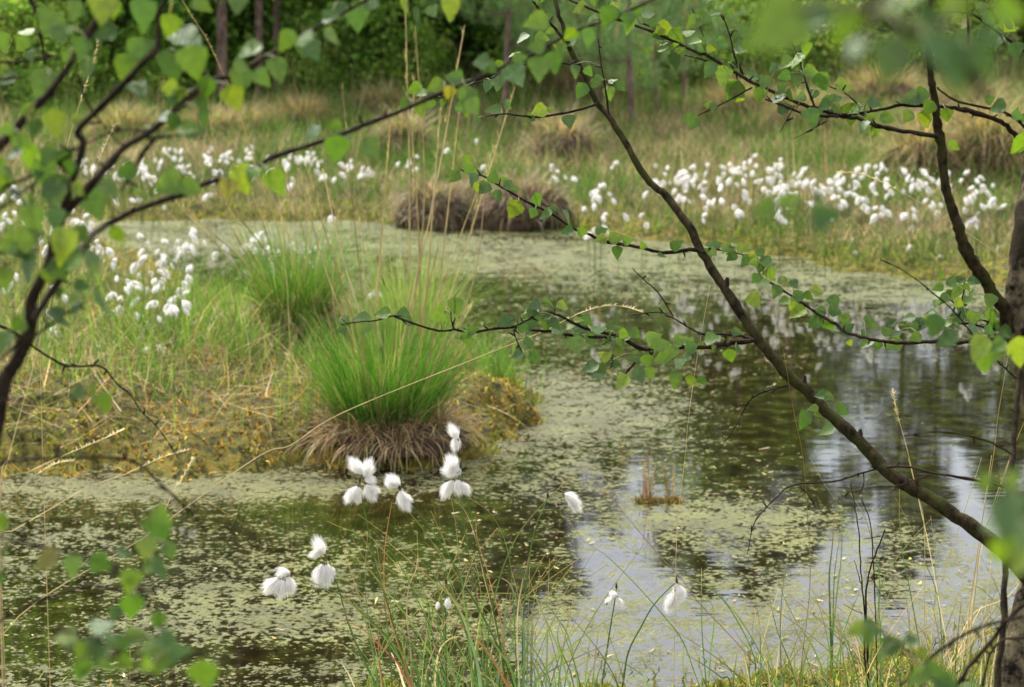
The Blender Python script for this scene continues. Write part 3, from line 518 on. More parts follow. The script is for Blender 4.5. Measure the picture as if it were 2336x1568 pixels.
L_.bough([(D_([(143,493)]+pan(0,0,[(690,1190),(850,1010),(1030,900),(1150,800),(1310,650),(1400,570),(1600,510),(1800,400),(1980,300),(2200,170),(2400,60),(2600,-60)]),1.82,1.95),9,3.5)],
  LF(0,0,[(980,100,280,280),(860,470,220,260),(960,320,240,20),(1180,450,290,275),(1330,430,280,280),(1290,270,300,330),(1170,60,200,270),(1165,180,190,250),(1960,280,200,240),(2260,110,150,20),(2270,250,170,320),(2140,350,190,300),(1700,340,220,200),(1640,440,160,100),(1650,550,220,265),(1900,480,240,285),(1790,530,170,310),(1600,670,220,290),(1410,600,190,260),(1390,720,130,300),(1240,650,100,20),(1385,820,200,285),(1180,840,170,240),(1220,700,160,210),(950,620,190,310),(1380,30,170,320),(1620,20,220,270),(1290,880,170,350),(1160,600,150,190),(2290,860,110,200)],1.85),auto=18,size=.022)
lim3=[(80,723),(137,636),(187,573),(207,540)]+pan(0,0,[(700,1560),(900,1450),(1270,1320),(1420,1250),(1680,1180),(1860,1080),(2100,1000),(2336,920)])+pan(1,0,[(190,840),(380,770),(600,670),(830,580),(1100,460),(1300,370),(1450,290),(1610,210),(1850,120),(2080,20),(2300,-100)])
L_.bough([(D_(lim3,1.82,2.2),8,3.2)],LF(0,0,[(2130,920,180,225),(2300,1020,230,260),(1150,1265,230,205),(1310,1290,190,340),(1560,1290,180,270),(1660,1230,260,305),(1720,1190,150,240),(1890,1250,240,300),(740,1290,260,310),(640,1380,300,290),(960,1330,90,20)],1.9)
  +LF(1,0,[(100,120,230,280),(450,30,170,280),(520,110,170,270),(740,60,200,275),(950,420,160,180),(1010,460,130,200),(770,535,150,170),(640,590,160,210),(735,640,130,250),(870,680,240,280),(1190,520,230,300),(1350,470,220,270),(1450,430,180,280),(1330,320,150,180),(1560,235,130,230),(1330,150,210,200),(10,1010,220,260),(200,1020,190,305),(430,720,130,240),(900,730,150,300),(1500,350,150,250),(1690,260,170,270),(1820,110,170,250),(1960,140,150,250),(1220,400,120,10),(620,80,120,300)],2.05))
L_.bough([(D_(pan(0,0,[(830,1310),(900,1180),(970,1060),(1070,930)]),1.85),3,5),(D_(pan(0,0,[(380,1090),(600,980),(830,890),(1020,900)]),1.85),2,2.5),(D_(pan(0,0,[(1060,940),(1180,930),(1360,880)]),1.88),3,1.5),(D_(pan(0,0,[(530,500),(570,640),(620,740),(720,870),(820,990)]),1.9),3,1.5)],LF(0,0,[(1330,890,160,10),(540,820,120,20),(1010,870,110,350)],1.86))
L_.bough([(D_(pan(0,0,[(-150,1380),(0,1290),(200,1210),(450,1080),(500,1000)]),1.8),4,3),(D_(pan(0,0,[(-100,430),(0,425),(200,410),(420,385)]),1.9),4,3),(D_(pan(0,0,[(-100,550),(0,540),(160,530)]),2.0),3,2),(D_(pan(0,0,[(200,-40),(260,150),(310,440)]),2.3),4,3),(D_(pan(0,0,[(-60,1500),(0,1430),(130,1340),(260,1230)]),1.8),3,2)],
  LF(0,0,[(200,1070,220,280),(290,1180,240,270),(20,1245,200,260),(190,1390,160,240),(370,1330,260,265),(230,1500,240,290),(380,1500,200,260),(60,1180,160,330),(480,1160,120,270),(150,1000,170,200),(420,1240,160,10),(90,1060,150,190),(540,1300,140,330),(330,1060,150,20)],1.78),auto=34,size=.022)
L_.bough([(D_(pan(0,1,[(210,750),(300,690),(430,590),(590,500)]),1.8),4,2),(D_(pan(0,1,[(0,900),(100,800),(160,720)]),1.8),4,4),(D_(pan(0,1,[(-60,180),(60,160),(160,140),(260,150)]),1.8),3,2),(D_(pan(0,1,[(230,620),(320,480),(410,340),(430,200),(560,150)]),1.8),7,4),(D_(pan(0,1,[(-50,290),(20,260),(110,220)]),1.85),2,1.5)],
  LF(0,1,[(215,270,280,265),(430,110,300,280),(200,60,240,20),(640,230,230,290),(810,40,170,300),(695,490,260,285),(560,385,130,350),(500,500,190,200),(30,340,210,290),(20,780,200,260),(120,660,160,220),(480,230,260,230),(60,120,200,200),(340,320,170,270),(400,280,190,300),(400,440,110,270),(520,540,140,250),(550,40,170,300)],1.78),auto=26,size=.022)
L_.bough([(D_(pan(0,1,[(-30,650),(60,690),(150,740),(250,820),(340,880),(440,930),(560,940),(700,945),(800,1060),(890,1130),(960,1240),(1060,1340),(1130,1430),(1220,1567)]),2.4,2.7),3.2,1.2),(D_(pan(0,1,[(440,930),(500,995)]),2.45),1.2,.6)])
L_.bough([(D_(pan(0,1,[(-150,1190),(100,1160),(250,1170),(400,1150),(560,1100)]),1.7),1.6,1)],LF(0,1,[(530,1120,150,200),(640,1120,200,270),(720,1190,180,290)],1.7))
# low boughs in the lower left corner
L_.bough([([(-200,1180,1.8)]+D_(pan(0,2,[(0,540),(160,575),(400,630),(600,670),(720,720),(850,800),(940,900),(1040,1050),(1120,1180),(1170,1350),(1190,1567),(1200,1750)]),1.6),4.5,3),(D_(pan(0,2,[(960,880),(970,700),(1000,560),(1020,440)]),1.58),2,1)],
  LF(0,2,[(20,450,190,250),(310,700,220,200),(490,745,200,275),(690,720,200,330),(1090,480,260,290),(1110,400,190,320),(1000,620,200,270),(850,650,130,350),(1090,760,220,320),(1160,640,160,300),(890,840,200,270),(1000,740,160,200),(900,1020,230,265),(790,1070,140,250),(1080,1110,150,250),(0,820,110,280),(20,640,60,0)],1.58))
L_.bough([([(1200,1900,1.5)]+D_(pan(0,2,[(1100,1600),(1040,1500),(900,1400),(760,1290),(600,1210),(430,1180)]),1.4),4,1.6),(D_(pan(0,2,[(1170,1560),(1180,1400),(1200,1310)]),1.45),2,1)],
  LF(0,2,[(450,1220,200,180),(700,1150,200,20),(560,1340,200,240),(700,1340,220,30),(560,1450,210,250),(830,1260,160,100),(930,1210,180,10),(1000,1300,190,200),(1150,1260,200,320),(1110,1390,230,240),(1400,1480,270,280),(1220,1320,200,10),(730,1420,150,270),(860,1400,160,330),(640,1250,160,160),(1010,1420,150,330),(760,1230,150,120),(500,1260,150,330)],1.4))
L_.bough([(D_(pan(0,2,[(-100,60),(50,30),(250,0),(450,-5),(800,0),(960,50),(1080,160),(1200,270),(1300,370),(1420,500)]),1.9),3.5,3)])
L_.bough([(D_(pan(0,2,[(-120,1180),(0,1110),(250,980),(450,920),(610,870),(720,885),(860,905),(1100,885),(1280,850),(1450,810),(1700,835),(1800,800),(1920,760)]),2.1),3.5,1.2),(D_(pan(0,2,[(50,430),(300,430),(500,415),(830,360),(980,370)]),2.0),1.5,1)])
L_.bough([(D_(pan(0,2,[(1190,1600),(1350,1470),(1500,1380),(1700,1310),(1850,1300),(1980,1330),(2150,1400)]),1.9),2,1)])
# ------------------------------------------------------------------ tussocks
def tussock(name,x,y,rad,h,label,nth=700,green=0,gl=.4,stcol=ST,group=None,stalks=(),drop=1.0,gcol=None,wob=.3):
    z=max(H1(x,y),0)-.02; base=np.array([x,y,z]); root=tag(empty(name,tuple(base)),label,'tussock',group)
    # mound
    nu,nv=22,10; u=np.arange(nu)*2*math.pi/nu; V=[]
    for k in range(nv):
        t=k/(nv-1)*math.pi/2
        rr_=rad*math.cos(t)**.7*(1+.16*np.sin(u*2+x*9)+.09*np.sin(u*5+y*7)+rng.normal(0,.07,nu)) if k<nv-1 else np.full(nu,.004)
        V.append(np.stack([rr_*np.cos(u),rr_*np.sin(u),np.full(nu,h*math.sin(t))],1))
    V=np.concatenate(V); i_=np.arange(nv-1)[:,None]*nu; j_=np.arange(nu)[None,:]; k_=(j_+1)%nu
    F=np.stack([i_+j_,i_+k_,i_+nu+k_,i_+nu+j_],-1).reshape(-1,4)
    mk('mound',V,F,M_MOUND,root,np.tile((.06,.04,.025),(len(V),1)))
    # thatch
    az=rng.uniform(0,6.28,nth); t=rng.uniform(.05,1,nth)**.7*math.pi/2
    rt=rad*np.cos(t)**.7; p=np.stack([rt*np.cos(az),rt*np.sin(az),h*np.sin(t)+.004],1)
    ph0=np.clip(rng.normal(.9,wob,nth)+(1-np.sin(t))*.9,.1,2.6)
    A=Acc().add(*blades(p,rng.uniform(.35,1.25,nth)*(h*.9+.05)*drop,az+rng.normal(0,.55,nth),ph0,rng.uniform(.5,1.7,nth),rng.uniform(.0022,.005,nth)*(1 if y<9 else 1.4),palette(nth,stcol,None,.22),4))
    A.build('thatch',M_BLADE,root)
    if green:
        az=rng.uniform(0,6.28,green); r_=rad*.58*np.sqrt(rng.random(green)); p=np.stack([r_*np.cos(az),r_*np.sin(az),np.full(green,h*.7)-.25*r_],1)
        A=Acc().add(*blades(p,rng.uniform(.45,1.1,green)*gl,az+rng.normal(0,.8,green),r_/rad*.55+rng.uniform(0,.26,green),rng.uniform(0,1,green)**1.7*(.3+r_/rad)*1.3,rng.uniform(.0014,.0032,green),palette(green,gcol or [(.035,.12,.012),(.05,.16,.014),(.075,.20,.02),(.11,.25,.03),(.14,.22,.04),(.30,.25,.11)],None,.15),6))
        A.build('green_blades',M_BLADE,root)
    for st in stalks:
        tx,ty,bx,by,wd=st; dpt=float(np.dot(base-Cc,FW)); q0=P(bx,by,dpt); q1=P(tx,ty,dpt+random.uniform(-.25,.25)); mid=(q0+q1)/2+np.array([random.gauss(0,.02),random.gauss(0,.02),0])
        pth=catmull([q0,mid,q1],6); A=Acc(); V,F=tube(pth,np.linspace(wd,wd*.55,len(pth))*dpt/FPX*.5,5,.05); A.add(V,F,np.array(random.choice(ST[:2]))*random.uniform(.85,1.15))
        # panicle at the top: short side spikelets
        n_=26; f=rng.uniform(.72,1,n_); pp=q0+(q1-q0)*f[:,None]; dv=(q1-q0)/np.linalg.norm(q1-q0)
        A.add(*blades(pp,rng.uniform(.012,.03,n_),rng.uniform(0,6.28,n_),.3,.1,.0016,palette(n_,ST[:2]),2))
        A.build('seed_stalk',M_BLADE,root,origin=base)
    return root
M_MOUND=tint_mat('mound_peat',0,.9,.1,30,.5,bump=1)
g1=G(880,1030); g2=G(692,868)
S1=[(680,385,850,880,5),(697,380,860,870,4),(735,385,870,860,5),(890,285,860,700,5),(925,20,930,840,5),(947,60,925,850,4),(1058,70,905,840,5),(940,305,955,860,6),(1005,245,955,870,6),(1048,250,980,850,5),(1174,200,960,880,4),(1110,400,980,900,4),(870,560,900,880,4),(760,560,850,900,3),(1000,560,950,880,4),(820,500,905,880,3),(780,190,830,700,3),(1130,330,960,860,3),
    (1075,700,930,900,3),(1020,620,930,880,3),(905,1150,860,930,3),(1110,1010,960,920,4),(1040,1070,930,900,4),(690,1030,830,930,4),(800,1070,850,930,4)]
tussock('tussock',g1[0],g1[1],.215,.07,'large bright green tussock with a skirt of dead straw at the tip of the island',2300,2300,.39,stalks=S1,wob=.55,stcol=[(.36,.26,.14),(.46,.36,.20),(.22,.15,.08),(.30,.20,.11)])
S2=[(390,450,650,740,5),(415,470,680,760,5),(490,430,700,760,5),(575,440,690,740,4),(600,400,700,760,4),(650,390,710,760,5),(530,520,660,730,4),(700,470,720,740,4),(560,560,680,740,3),(775,480,720,750,3),(480,700,640,780,3),(640,480,700,740,3)]
tussock('tussock',g2[0]-.02,g2[1],.17,.14,'smaller green tussock on a brown mound behind the large bright one',1100,1500,.37,stalks=S2)
g=G(990,900); tussock('tussock',g[0]-.08,g[1]+.12,.13,.05,'pale yellow green wispy tussock just behind the large bright green one',500,1100,.42,gcol=[(.16,.26,.05),(.22,.30,.08),(.30,.33,.12)])
BR=[(.24,.175,.12),(.33,.26,.19),(.15,.10,.065),(.38,.31,.23),(.14,.15,.05)]
for nm,(bx,by,r_,h_,lab,cc) in enumerate([(985,522,.16,.17,'dark brown collapsed tussock at the waterline, left of its neighbour, with a hollow',BR),(1195,522,.20,.19,'broad grey brown tussock at the waterline with water lapping its foot',BR),
   (1075,505,.11,.12,'low dark tussock wedged between the two waterline tussocks',BR),(2105,455,.17,.26,'domed straw tussock beside the bigger one behind the cotton grass on the right',ST),(2255,450,.20,.32,'tallest shaggy straw dome behind the cotton grass near the right edge',ST),
   (1285,400,.17,.20,'small brown tussock standing alone in the green grass behind the pond',BR+ST[:2]),(920,400,.15,.20,'brown tussock in the meadow straight above the waterline tussocks',BR+ST[:2]),(560,330,.2,.14,'pinkish straw tussock in the meadow behind the densest left cotton grass',ST),
   (690,322,.20,.16,'rounded straw tussock in the meadow in front of the pine trunks',ST),(280,350,.22,.16,'wide pale tussock behind the left cotton grass stand',ST),(480,345,.2,.14,'low straw tussock between two others in the left meadow',ST),(1830,330,.22,.2,'low straw tussock behind the middle of the right cotton grass',ST),
   (2020,260,.3,.22,'large pale tussock far back in the right meadow',ST),(2190,330,.28,.26,'dark brown heathery tussock far back near the right edge',BR),(870,290,.26,.16,'broad straw tussock far back in the meadow left of the small pine',ST),(1340,260,.26,.26,'far brown tussock between the two small pines',ST),(1690,300,.25,.2,'straw hummock far back right of the larger small pine',ST)]):
    g=G(bx,by); tussock('tussock',g[0],g[1]+r_*.6,r_*1.15,h_,lab,int(900+2600*r_),stcol=list(cc)+([(.12,.17,.04)] if nm>2 else [(.2,.15,.11)]),drop=1.0 if nm>2 else .6,wob=.75)
# stubble in the water
def stubble(name,px_,py_,label,n_,h,spread,cols):
    g=G(px_,py_); base=np.array([g[0],g[1],-.02]); root=tag(empty(name,tuple(base)),label,'plant')
    p=np.stack([rng.normal(0,spread,n_),rng.normal(0,spread*.7,n_),np.zeros(n_)],1)
    A=Acc().add(*blades(p,rng.uniform(.5,1.2,n_)**2*h,rng.uniform(0,6.28,n_),rng.uniform(0,.15,n_),rng.uniform(0,.15,n_),.0035,palette(n_,cols,None,.2),3)); A.build('dead_stalks',M_BLADE,root)
    q=np.stack([rng.normal(0,spread*1.2,400),rng.normal(0,spread,400),rng.uniform(.012,.026,400)],1)
    A=Acc().add(*blades(q,rng.uniform(.006,.02,400),rng.uniform(0,6.28,400),rng.uniform(0,1.2,400),.8,.005,palette(400,[(.2,.13,.03),(.3,.2,.05),(.16,.14,.03)],None,.2),2)); A.build('moss_foot',M_MOSSB,root)
DS=[(.16,.09,.04),(.25,.15,.07),(.12,.08,.05)]
stubble('dead_rush_clump',1478,1145,'left clump of rusty dead rush stubble standing in open water',20,.15,.013,DS)
stubble('dead_rush_clump',1535,1145,'right clump of rusty dead rush stubble standing in open water',16,.11,.011,DS)
# ------------------------------------------------------------------ cotton grass
def head_mesh(name,n_,w,core,length=.031,width=.011):
    A=Acc(); u=np.arange(10)*2*math.pi/10; V=[]
    for k in range(8):
        t=k/7; rr_=width*core*math.sin(math.pi*min(max(t*.96+.02,0),1))**.7*(.45+.8*t)
        V.append(np.stack([rr_*np.cos(u)*(1+rng.normal(0,.12,10)),rr_*np.sin(u)*(1+rng.normal(0,.12,10)),np.full(10,-length*.86*t)],1))
    V=np.concatenate(V); i_=np.arange(7)[:,None]*10; j_=np.arange(10)[None,:]; k_=(j_+1)%10
    A.add(V,np.stack([i_+j_,i_+k_,i_+10+k_,i_+10+j_],-1).reshape(-1,4),(.86,.84,.80))
    az=rng.uniform(0,6.28,n_); f=rng.random(n_)
    st=np.stack([np.cos(az)*width*.25*f,np.sin(az)*width*.25*f,-length*.45*f],1)
    th=rng.uniform(.05,1.45,n_); rr_=rng.uniform(.55,1.5,n_); out=width*1.12*np.sin(th)*rr_; end=np.stack([np.cos(az)*out,np.sin(az)*out,-length*(.50+.46*np.cos(th)*rr_)],1)
    st=st*np.array([1,1,.6])
    mid=(st+end)/2+np.stack([np.cos(az),np.sin(az),np.full(n_,.3)],1)*width*.25
    s=np.cross(end-st,rng.normal(0,1,(n_,3))); s/=np.linalg.norm(s,axis=1)[:,None]; s*=w/2
    V=np.stack([st-s,st+s,mid-s,mid+s,end-s*.3,end+s*.3],1).reshape(-1,3); b_=np.arange(n_)[:,None]*6
    F=np.concatenate([b_+np.array([0,1,3,2]),b_+np.array([2,3,5,4])])
    A.add(V,F,(.9,.88,.84))
    V,F=tube([(0,0,.001),(0,0,-.004),(0,0,-.009)],[.0012,.0022,.0004],6,.1); A.add(V,F,(.13,.08,.045)); o_=A.build(name,M_COTTON); return o_
PN=[head_mesh('seed_head',520,.00042,.30,.033,.0118) for _ in range(3)]; PF=[head_mesh('seed_head',110,.0016,.78,.033,.0105) for _ in range(3)]
protos=[o_.data for o_ in PN]; protof=[o_.data for o_ in PF]
for o_ in PN+PF: bpy.data.objects.remove(o_)
from mathutils import Matrix
def add_head(parent,loc,mesh,scale,axis):
    o_=bpy.data.objects.new('seed_head',mesh); COL.objects.link(o_); o_.parent=parent; o_.location=loc
    q=Vector((0,0,-1)).rotation_difference(Vector(axis)); o_.rotation_mode='QUATERNION'; from mathutils import Quaternion
    o_.rotation_quaternion=q@Quaternion((0,0,1),random.uniform(0,6.28)); e_=random.uniform(.72,1.0) if mesh in protof else .92; o_.scale=(scale*e_,scale*e_*random.uniform(.85,1.1),scale*random.uniform(1.0,1.35))
    return o_
def stem_tube(path,base,r0,r1,root,name='stem',c=(.12,.17,.05)):
    V,F=tube(path,np.linspace(r0,r1,len(path)),5,0); return mk(name,np.asarray(V)-base,F,M_BLADE,root,np.tile(c,(len(V),1)))
# foreground individuals
def ext(pts,d0,d1):                         # traced tip->root polyline, continued down to the ground
    w=[P(x_,y_,d0+(d1-d0)*k/max(1,len(pts)-1)) for k,(x_,y_) in enumerate(pts)]
    a_,b_=w[-2],w[-1]; dv=(b_-a_); dv/=np.linalg.norm(dv)
    if dv[2]>-.3: dv=np.array([dv[0]*.3,dv[1]*.3,-1.]); dv/=np.linalg.norm(dv)
    if b_[2]>0: w.append(b_+dv*(b_[2]+.03)/-dv[2])
    return w
def cotton_near(pts,heads,label,d=3.75,bract=True):
    w=catmull(ext(pts,d,d+.02),5); base=w[-1]; root=tag(empty('bog_cotton',tuple(base)),label,'bog cotton','cotton grass rising from the near shore')
    stem_tube(w,base,.0010,.0019,root,c=(.11,.19,.045))
    for hx,hy,ln,ang in heads:
        a_=math.radians(ang); ax=math.cos(a_)*RT+math.sin(a_)*UP+FW*random.uniform(-.3,.3); p=P(hx,hy,d)-ax/np.linalg.norm(ax)*(ln*.45*d/FPX)
        add_head(root,tuple(p-base),random.choice(protos),.88*ln*d/FPX/.033,ax)
        pt,_=nearest([w],p); stem_tube(catmull([pt,(pt+p)/2+np.array([0,0,.004]),p],3),base,.0006,.0005,root,'flower_stalk',(.16,.14,.06))
    if bract:
        p=w[0]; V,F=tube([p,p+UP*.004,p+UP*.010],[.002,.0026,.0006],6,.1); mk('bract',V-base,F,M_BLADE,root,np.tile((.07,.045,.03),(len(V),1)))
def q2(c,r,l_): return [(779.2*c+.33357*X_,522.7*r+.33357*Y_)+((.33357*a[0],a[1]) if a else ()) for X_,Y_,*a in l_]
cotton_near(q2(1,2,[(125,170),(170,430),(230,720),(310,980),(360,1160),(420,1400),(450,1567)]),q2(1,2,[(110,70,140,130),(175,80,150,70),(185,140,110,330),(80,235,130,235),(115,240,120,265),(190,225,130,300),(215,215,100,340)]),'tall cotton grass with the biggest fluffy head, in front of the island shore')
cotton_near(q2(1,2,[(395,215),(470,310),(600,470),(740,680),(830,850),(950,1050),(1100,1350),(1180,1567)]),q2(1,2,[(360,165,130,140),(340,180,90,170),(415,270,140,280),(430,300,110,300),(440,270,90,330)]),'cotton grass with two small tufts back to back, next right of the biggest fluffy head')
cotton_near(q2(1,2,[(815,70),(850,240),(910,500),(950,680),(1010,920),(1080,1250),(1130,1567)]),q2(1,2,[(755,40,150,110),(740,90,130,170),(780,80,110,250),(735,195,140,240),(800,195,130,275),(840,195,100,300)]),'cotton grass with a round fluff over two hanging tufts near the island tip')
cotton_near([(1040,1010),(1044,1060),(1056,1180),(1080,1330),(1100,1450),(1110,1568)],q2(1,1,[(775,1400,120,120),(785,1450,100,260)]),'highest cotton grass head, small and ragged, above the round fluffy one',d=3.85)
cotton_near(q2(1,2,[(1410,270),(1320,500),(1270,800),(1240,1170),(1240,1567)]),q2(1,2,[(1560,265,120,330),(1580,300,120,310)]),'cotton grass with a single wind blown tuft and a dark bract right of the others')
cotton_near(q2(0,2,[(2250,700),(2320,900),(2345,1000),(2400,1180),(2470,1340),(2580,1567)]),q2(0,2,[(2190,610,150,120),(2170,650,100,200),(2190,780,150,255),(2225,790,160,275),(2250,770,120,290)]),'cotton grass with one tuft up and one tuft hanging over the dark water')
cotton_near(q2(0,2,[(2000,795),(2150,850),(2336,940),(2500,1080),(2680,1260),(2860,1567)]),q2(0,2,[(1865,860,150,225),(1925,890,160,260),(1980,860,140,280),(1940,785,120,170)]),'lowest and leftmost near cotton grass with four drooping tufts')
cotton_near(q2(1,2,[(715,860),(713,960),(712,1180),(718,1567)]),q2(1,2,[(725,985,75,275),(660,1000,50,260)]),'little half open cotton grass with a blackish tip among the near sedges')
cotton_near(q2(1,2,[(2290,850),(2240,890),(2130,1010),(2050,1150),(1960,1330),(1920,1567)]),q2(1,2,[(2270,960,140,260),(2250,990,120,250),(2300,905,130,275),(2320,910,110,285)]),'cotton grass bent over with thin silky tufts above pale water')
cotton_near(q2(1,2,[(1880,890),(1865,1000),(1840,1150),(1810,1350)]),q2(1,2,[(1865,935,70,150),(1840,965,60,210),(1895,975,70,300)]),'faint ragged cotton grass alone in the water left of the bent one',d=3.95)
# stands across the pond and on the island
RS=[(1240,370,2),(1275,380,1),(1320,395,2),(1330,415,1),(1325,465,1),(1375,450,4),(1385,485,4),(1365,492,2),(1440,495,2),(1430,405,2),(1400,440,4),(1450,440,3),(1520,350,1),(1530,390,8),(1570,405,8),(1600,395,6),(1580,450,3),(1650,405,6),(1690,380,7),(1720,395,9),(1750,365,6),(1760,405,10),(1800,415,7),(1780,440,5),(1830,395,8),(1850,425,6),(1890,405,6),(1905,435,6),(1940,405,8),(1960,445,6),(1980,375,4),(2010,405,7),(2000,435,6),(2080,415,5),(2110,395,6),(2130,425,6),(2160,410,3),(2190,425,8),(2230,440,7),(2230,480,3),(2270,430,3),(2210,400,2),(1500,430,4),(1540,430,4),(1620,440,4),(1660,450,4),(1700,445,5),(1740,450,4),(1820,455,3),(1870,460,3),(1990,475,3),(2110,460,4),(1930,470,2)]
RL=[(1935,520,1),(1955,550,1),(2085,510,2),(2120,495,1),(2090,555,1),(2150,565,1),(2240,500,2)]
LS=[(500,340,6),(530,350,7),(560,370,6),(545,375,5),(580,335,2),(640,370,7),(660,375,5),(690,365,7),(730,365,8),(770,405,2),(765,465,2),(810,370,3),(820,390,4),(860,375,2),(905,370,1),(945,365,3),(1100,330,2),(1130,350,1),(1045,350,1),(190,360,2),(230,370,6),(270,395,6),(290,420,4),(330,385,7),(340,410,5),(380,340,3),(370,360,6),(420,345,2),(410,365,4),(430,385,3),(475,380,4),(480,455,2),(320,450,2),(370,445,1)]
NL=[(30,430,4),(45,465,5),(20,500,3),(150,500,6),(185,510,7),(215,540,4),(230,575,3),(110,540,2),(60,480,3),(100,520,2),(130,560,2)]
ML=[(335,550,4),(385,575,6),(370,605,3),(405,530,3),(440,548,6),(420,590,4),(290,605,3),(315,610,2),(280,630,1),(350,620,2),(345,665,5),(415,660,5),(405,690,5),(365,690,1),(455,705,3),(275,660,2),(330,740,3),(402,733,1),(245,755,1),(340,775,2),(35,640,2),(140,655,2),(510,555,1),(575,550,4),(592,542,4),(625,560,4),(617,605,2),(617,635,1),(640,580,1),(683,540,3),(703,550,3),(848,655,2),(120,775,1),(95,665,1)]
cnt=0
def cotton_far(x_,y_,nh,label,group,hz,sc=1.0):
    zz=hz*random.uniform(.85,1.15); g=G(x_,y_,zz); gx_,gy_=g[0],g[1]; z0=max(H1(gx_,gy_),0)
    if zz-z0<.06: zz=z0+.08
    base=np.array([gx_+random.gauss(0,.02),gy_+random.gauss(0,.02),z0-.01]); root=tag(empty('bog_cotton',tuple(base)),label,'bog cotton',group)
    top=np.array([gx_,gy_,zz])-base
    stem_tube([np.zeros(3),top*.5+np.array([random.gauss(0,.006),0,0]),top],np.zeros(3),.0013,.0009,root)
    for k in range(nh):
        az=random.uniform(0,6.28); ax=np.array([math.cos(az)*.7,math.sin(az)*.7,random.choice((-1,-1,-.6,.5))]); off=np.array([math.cos(az),math.sin(az),0])*.009+np.array([random.gauss(0,.006),0,random.uniform(-.045,.02)])
        add_head(root,tuple(top+off),random.choice(protof),random.uniform(.6,1.15)*sc,ax)
for lst,lab,grp,hz,spx,spy,sc in ((RS,'white cotton grass in the dense stand beyond the pond on the right','cotton grass stand across the pond on the right',.32,22,17,1.1),(RL,'low white cotton grass on the mossy right bank at the water','cotton grass on the right bank edge',.12,4,4,1.1),
   (LS,'white cotton grass in the stand on the far bank on the left','cotton grass stand on the far left bank',.30,17,13,1.02),(NL,'white cotton grass seen behind the left birch leaves','cotton grass behind the left birch',.30,18,12,1.15),(ML,'white cotton grass growing on the mossy island left of the green tussocks','cotton grass on the island',.31,9,13,1.05)):
    for x_,y_,n_ in lst:
        if (lst is RS or lst is LS or lst is NL) and n_>2: n_=int(n_*1.4)
        elif lst is ML: n_+=1
        while n_>0:
            k=min(n_,random.choice((2,2,3,3))); n_-=k
            hh=hz if not (lst is ML and y_>690) else .17
            cotton_far(x_+random.gauss(0,spx),y_+random.gauss(0,spy),k,lab,grp,hh,sc); cnt+=1
print('cotton plants',cnt)
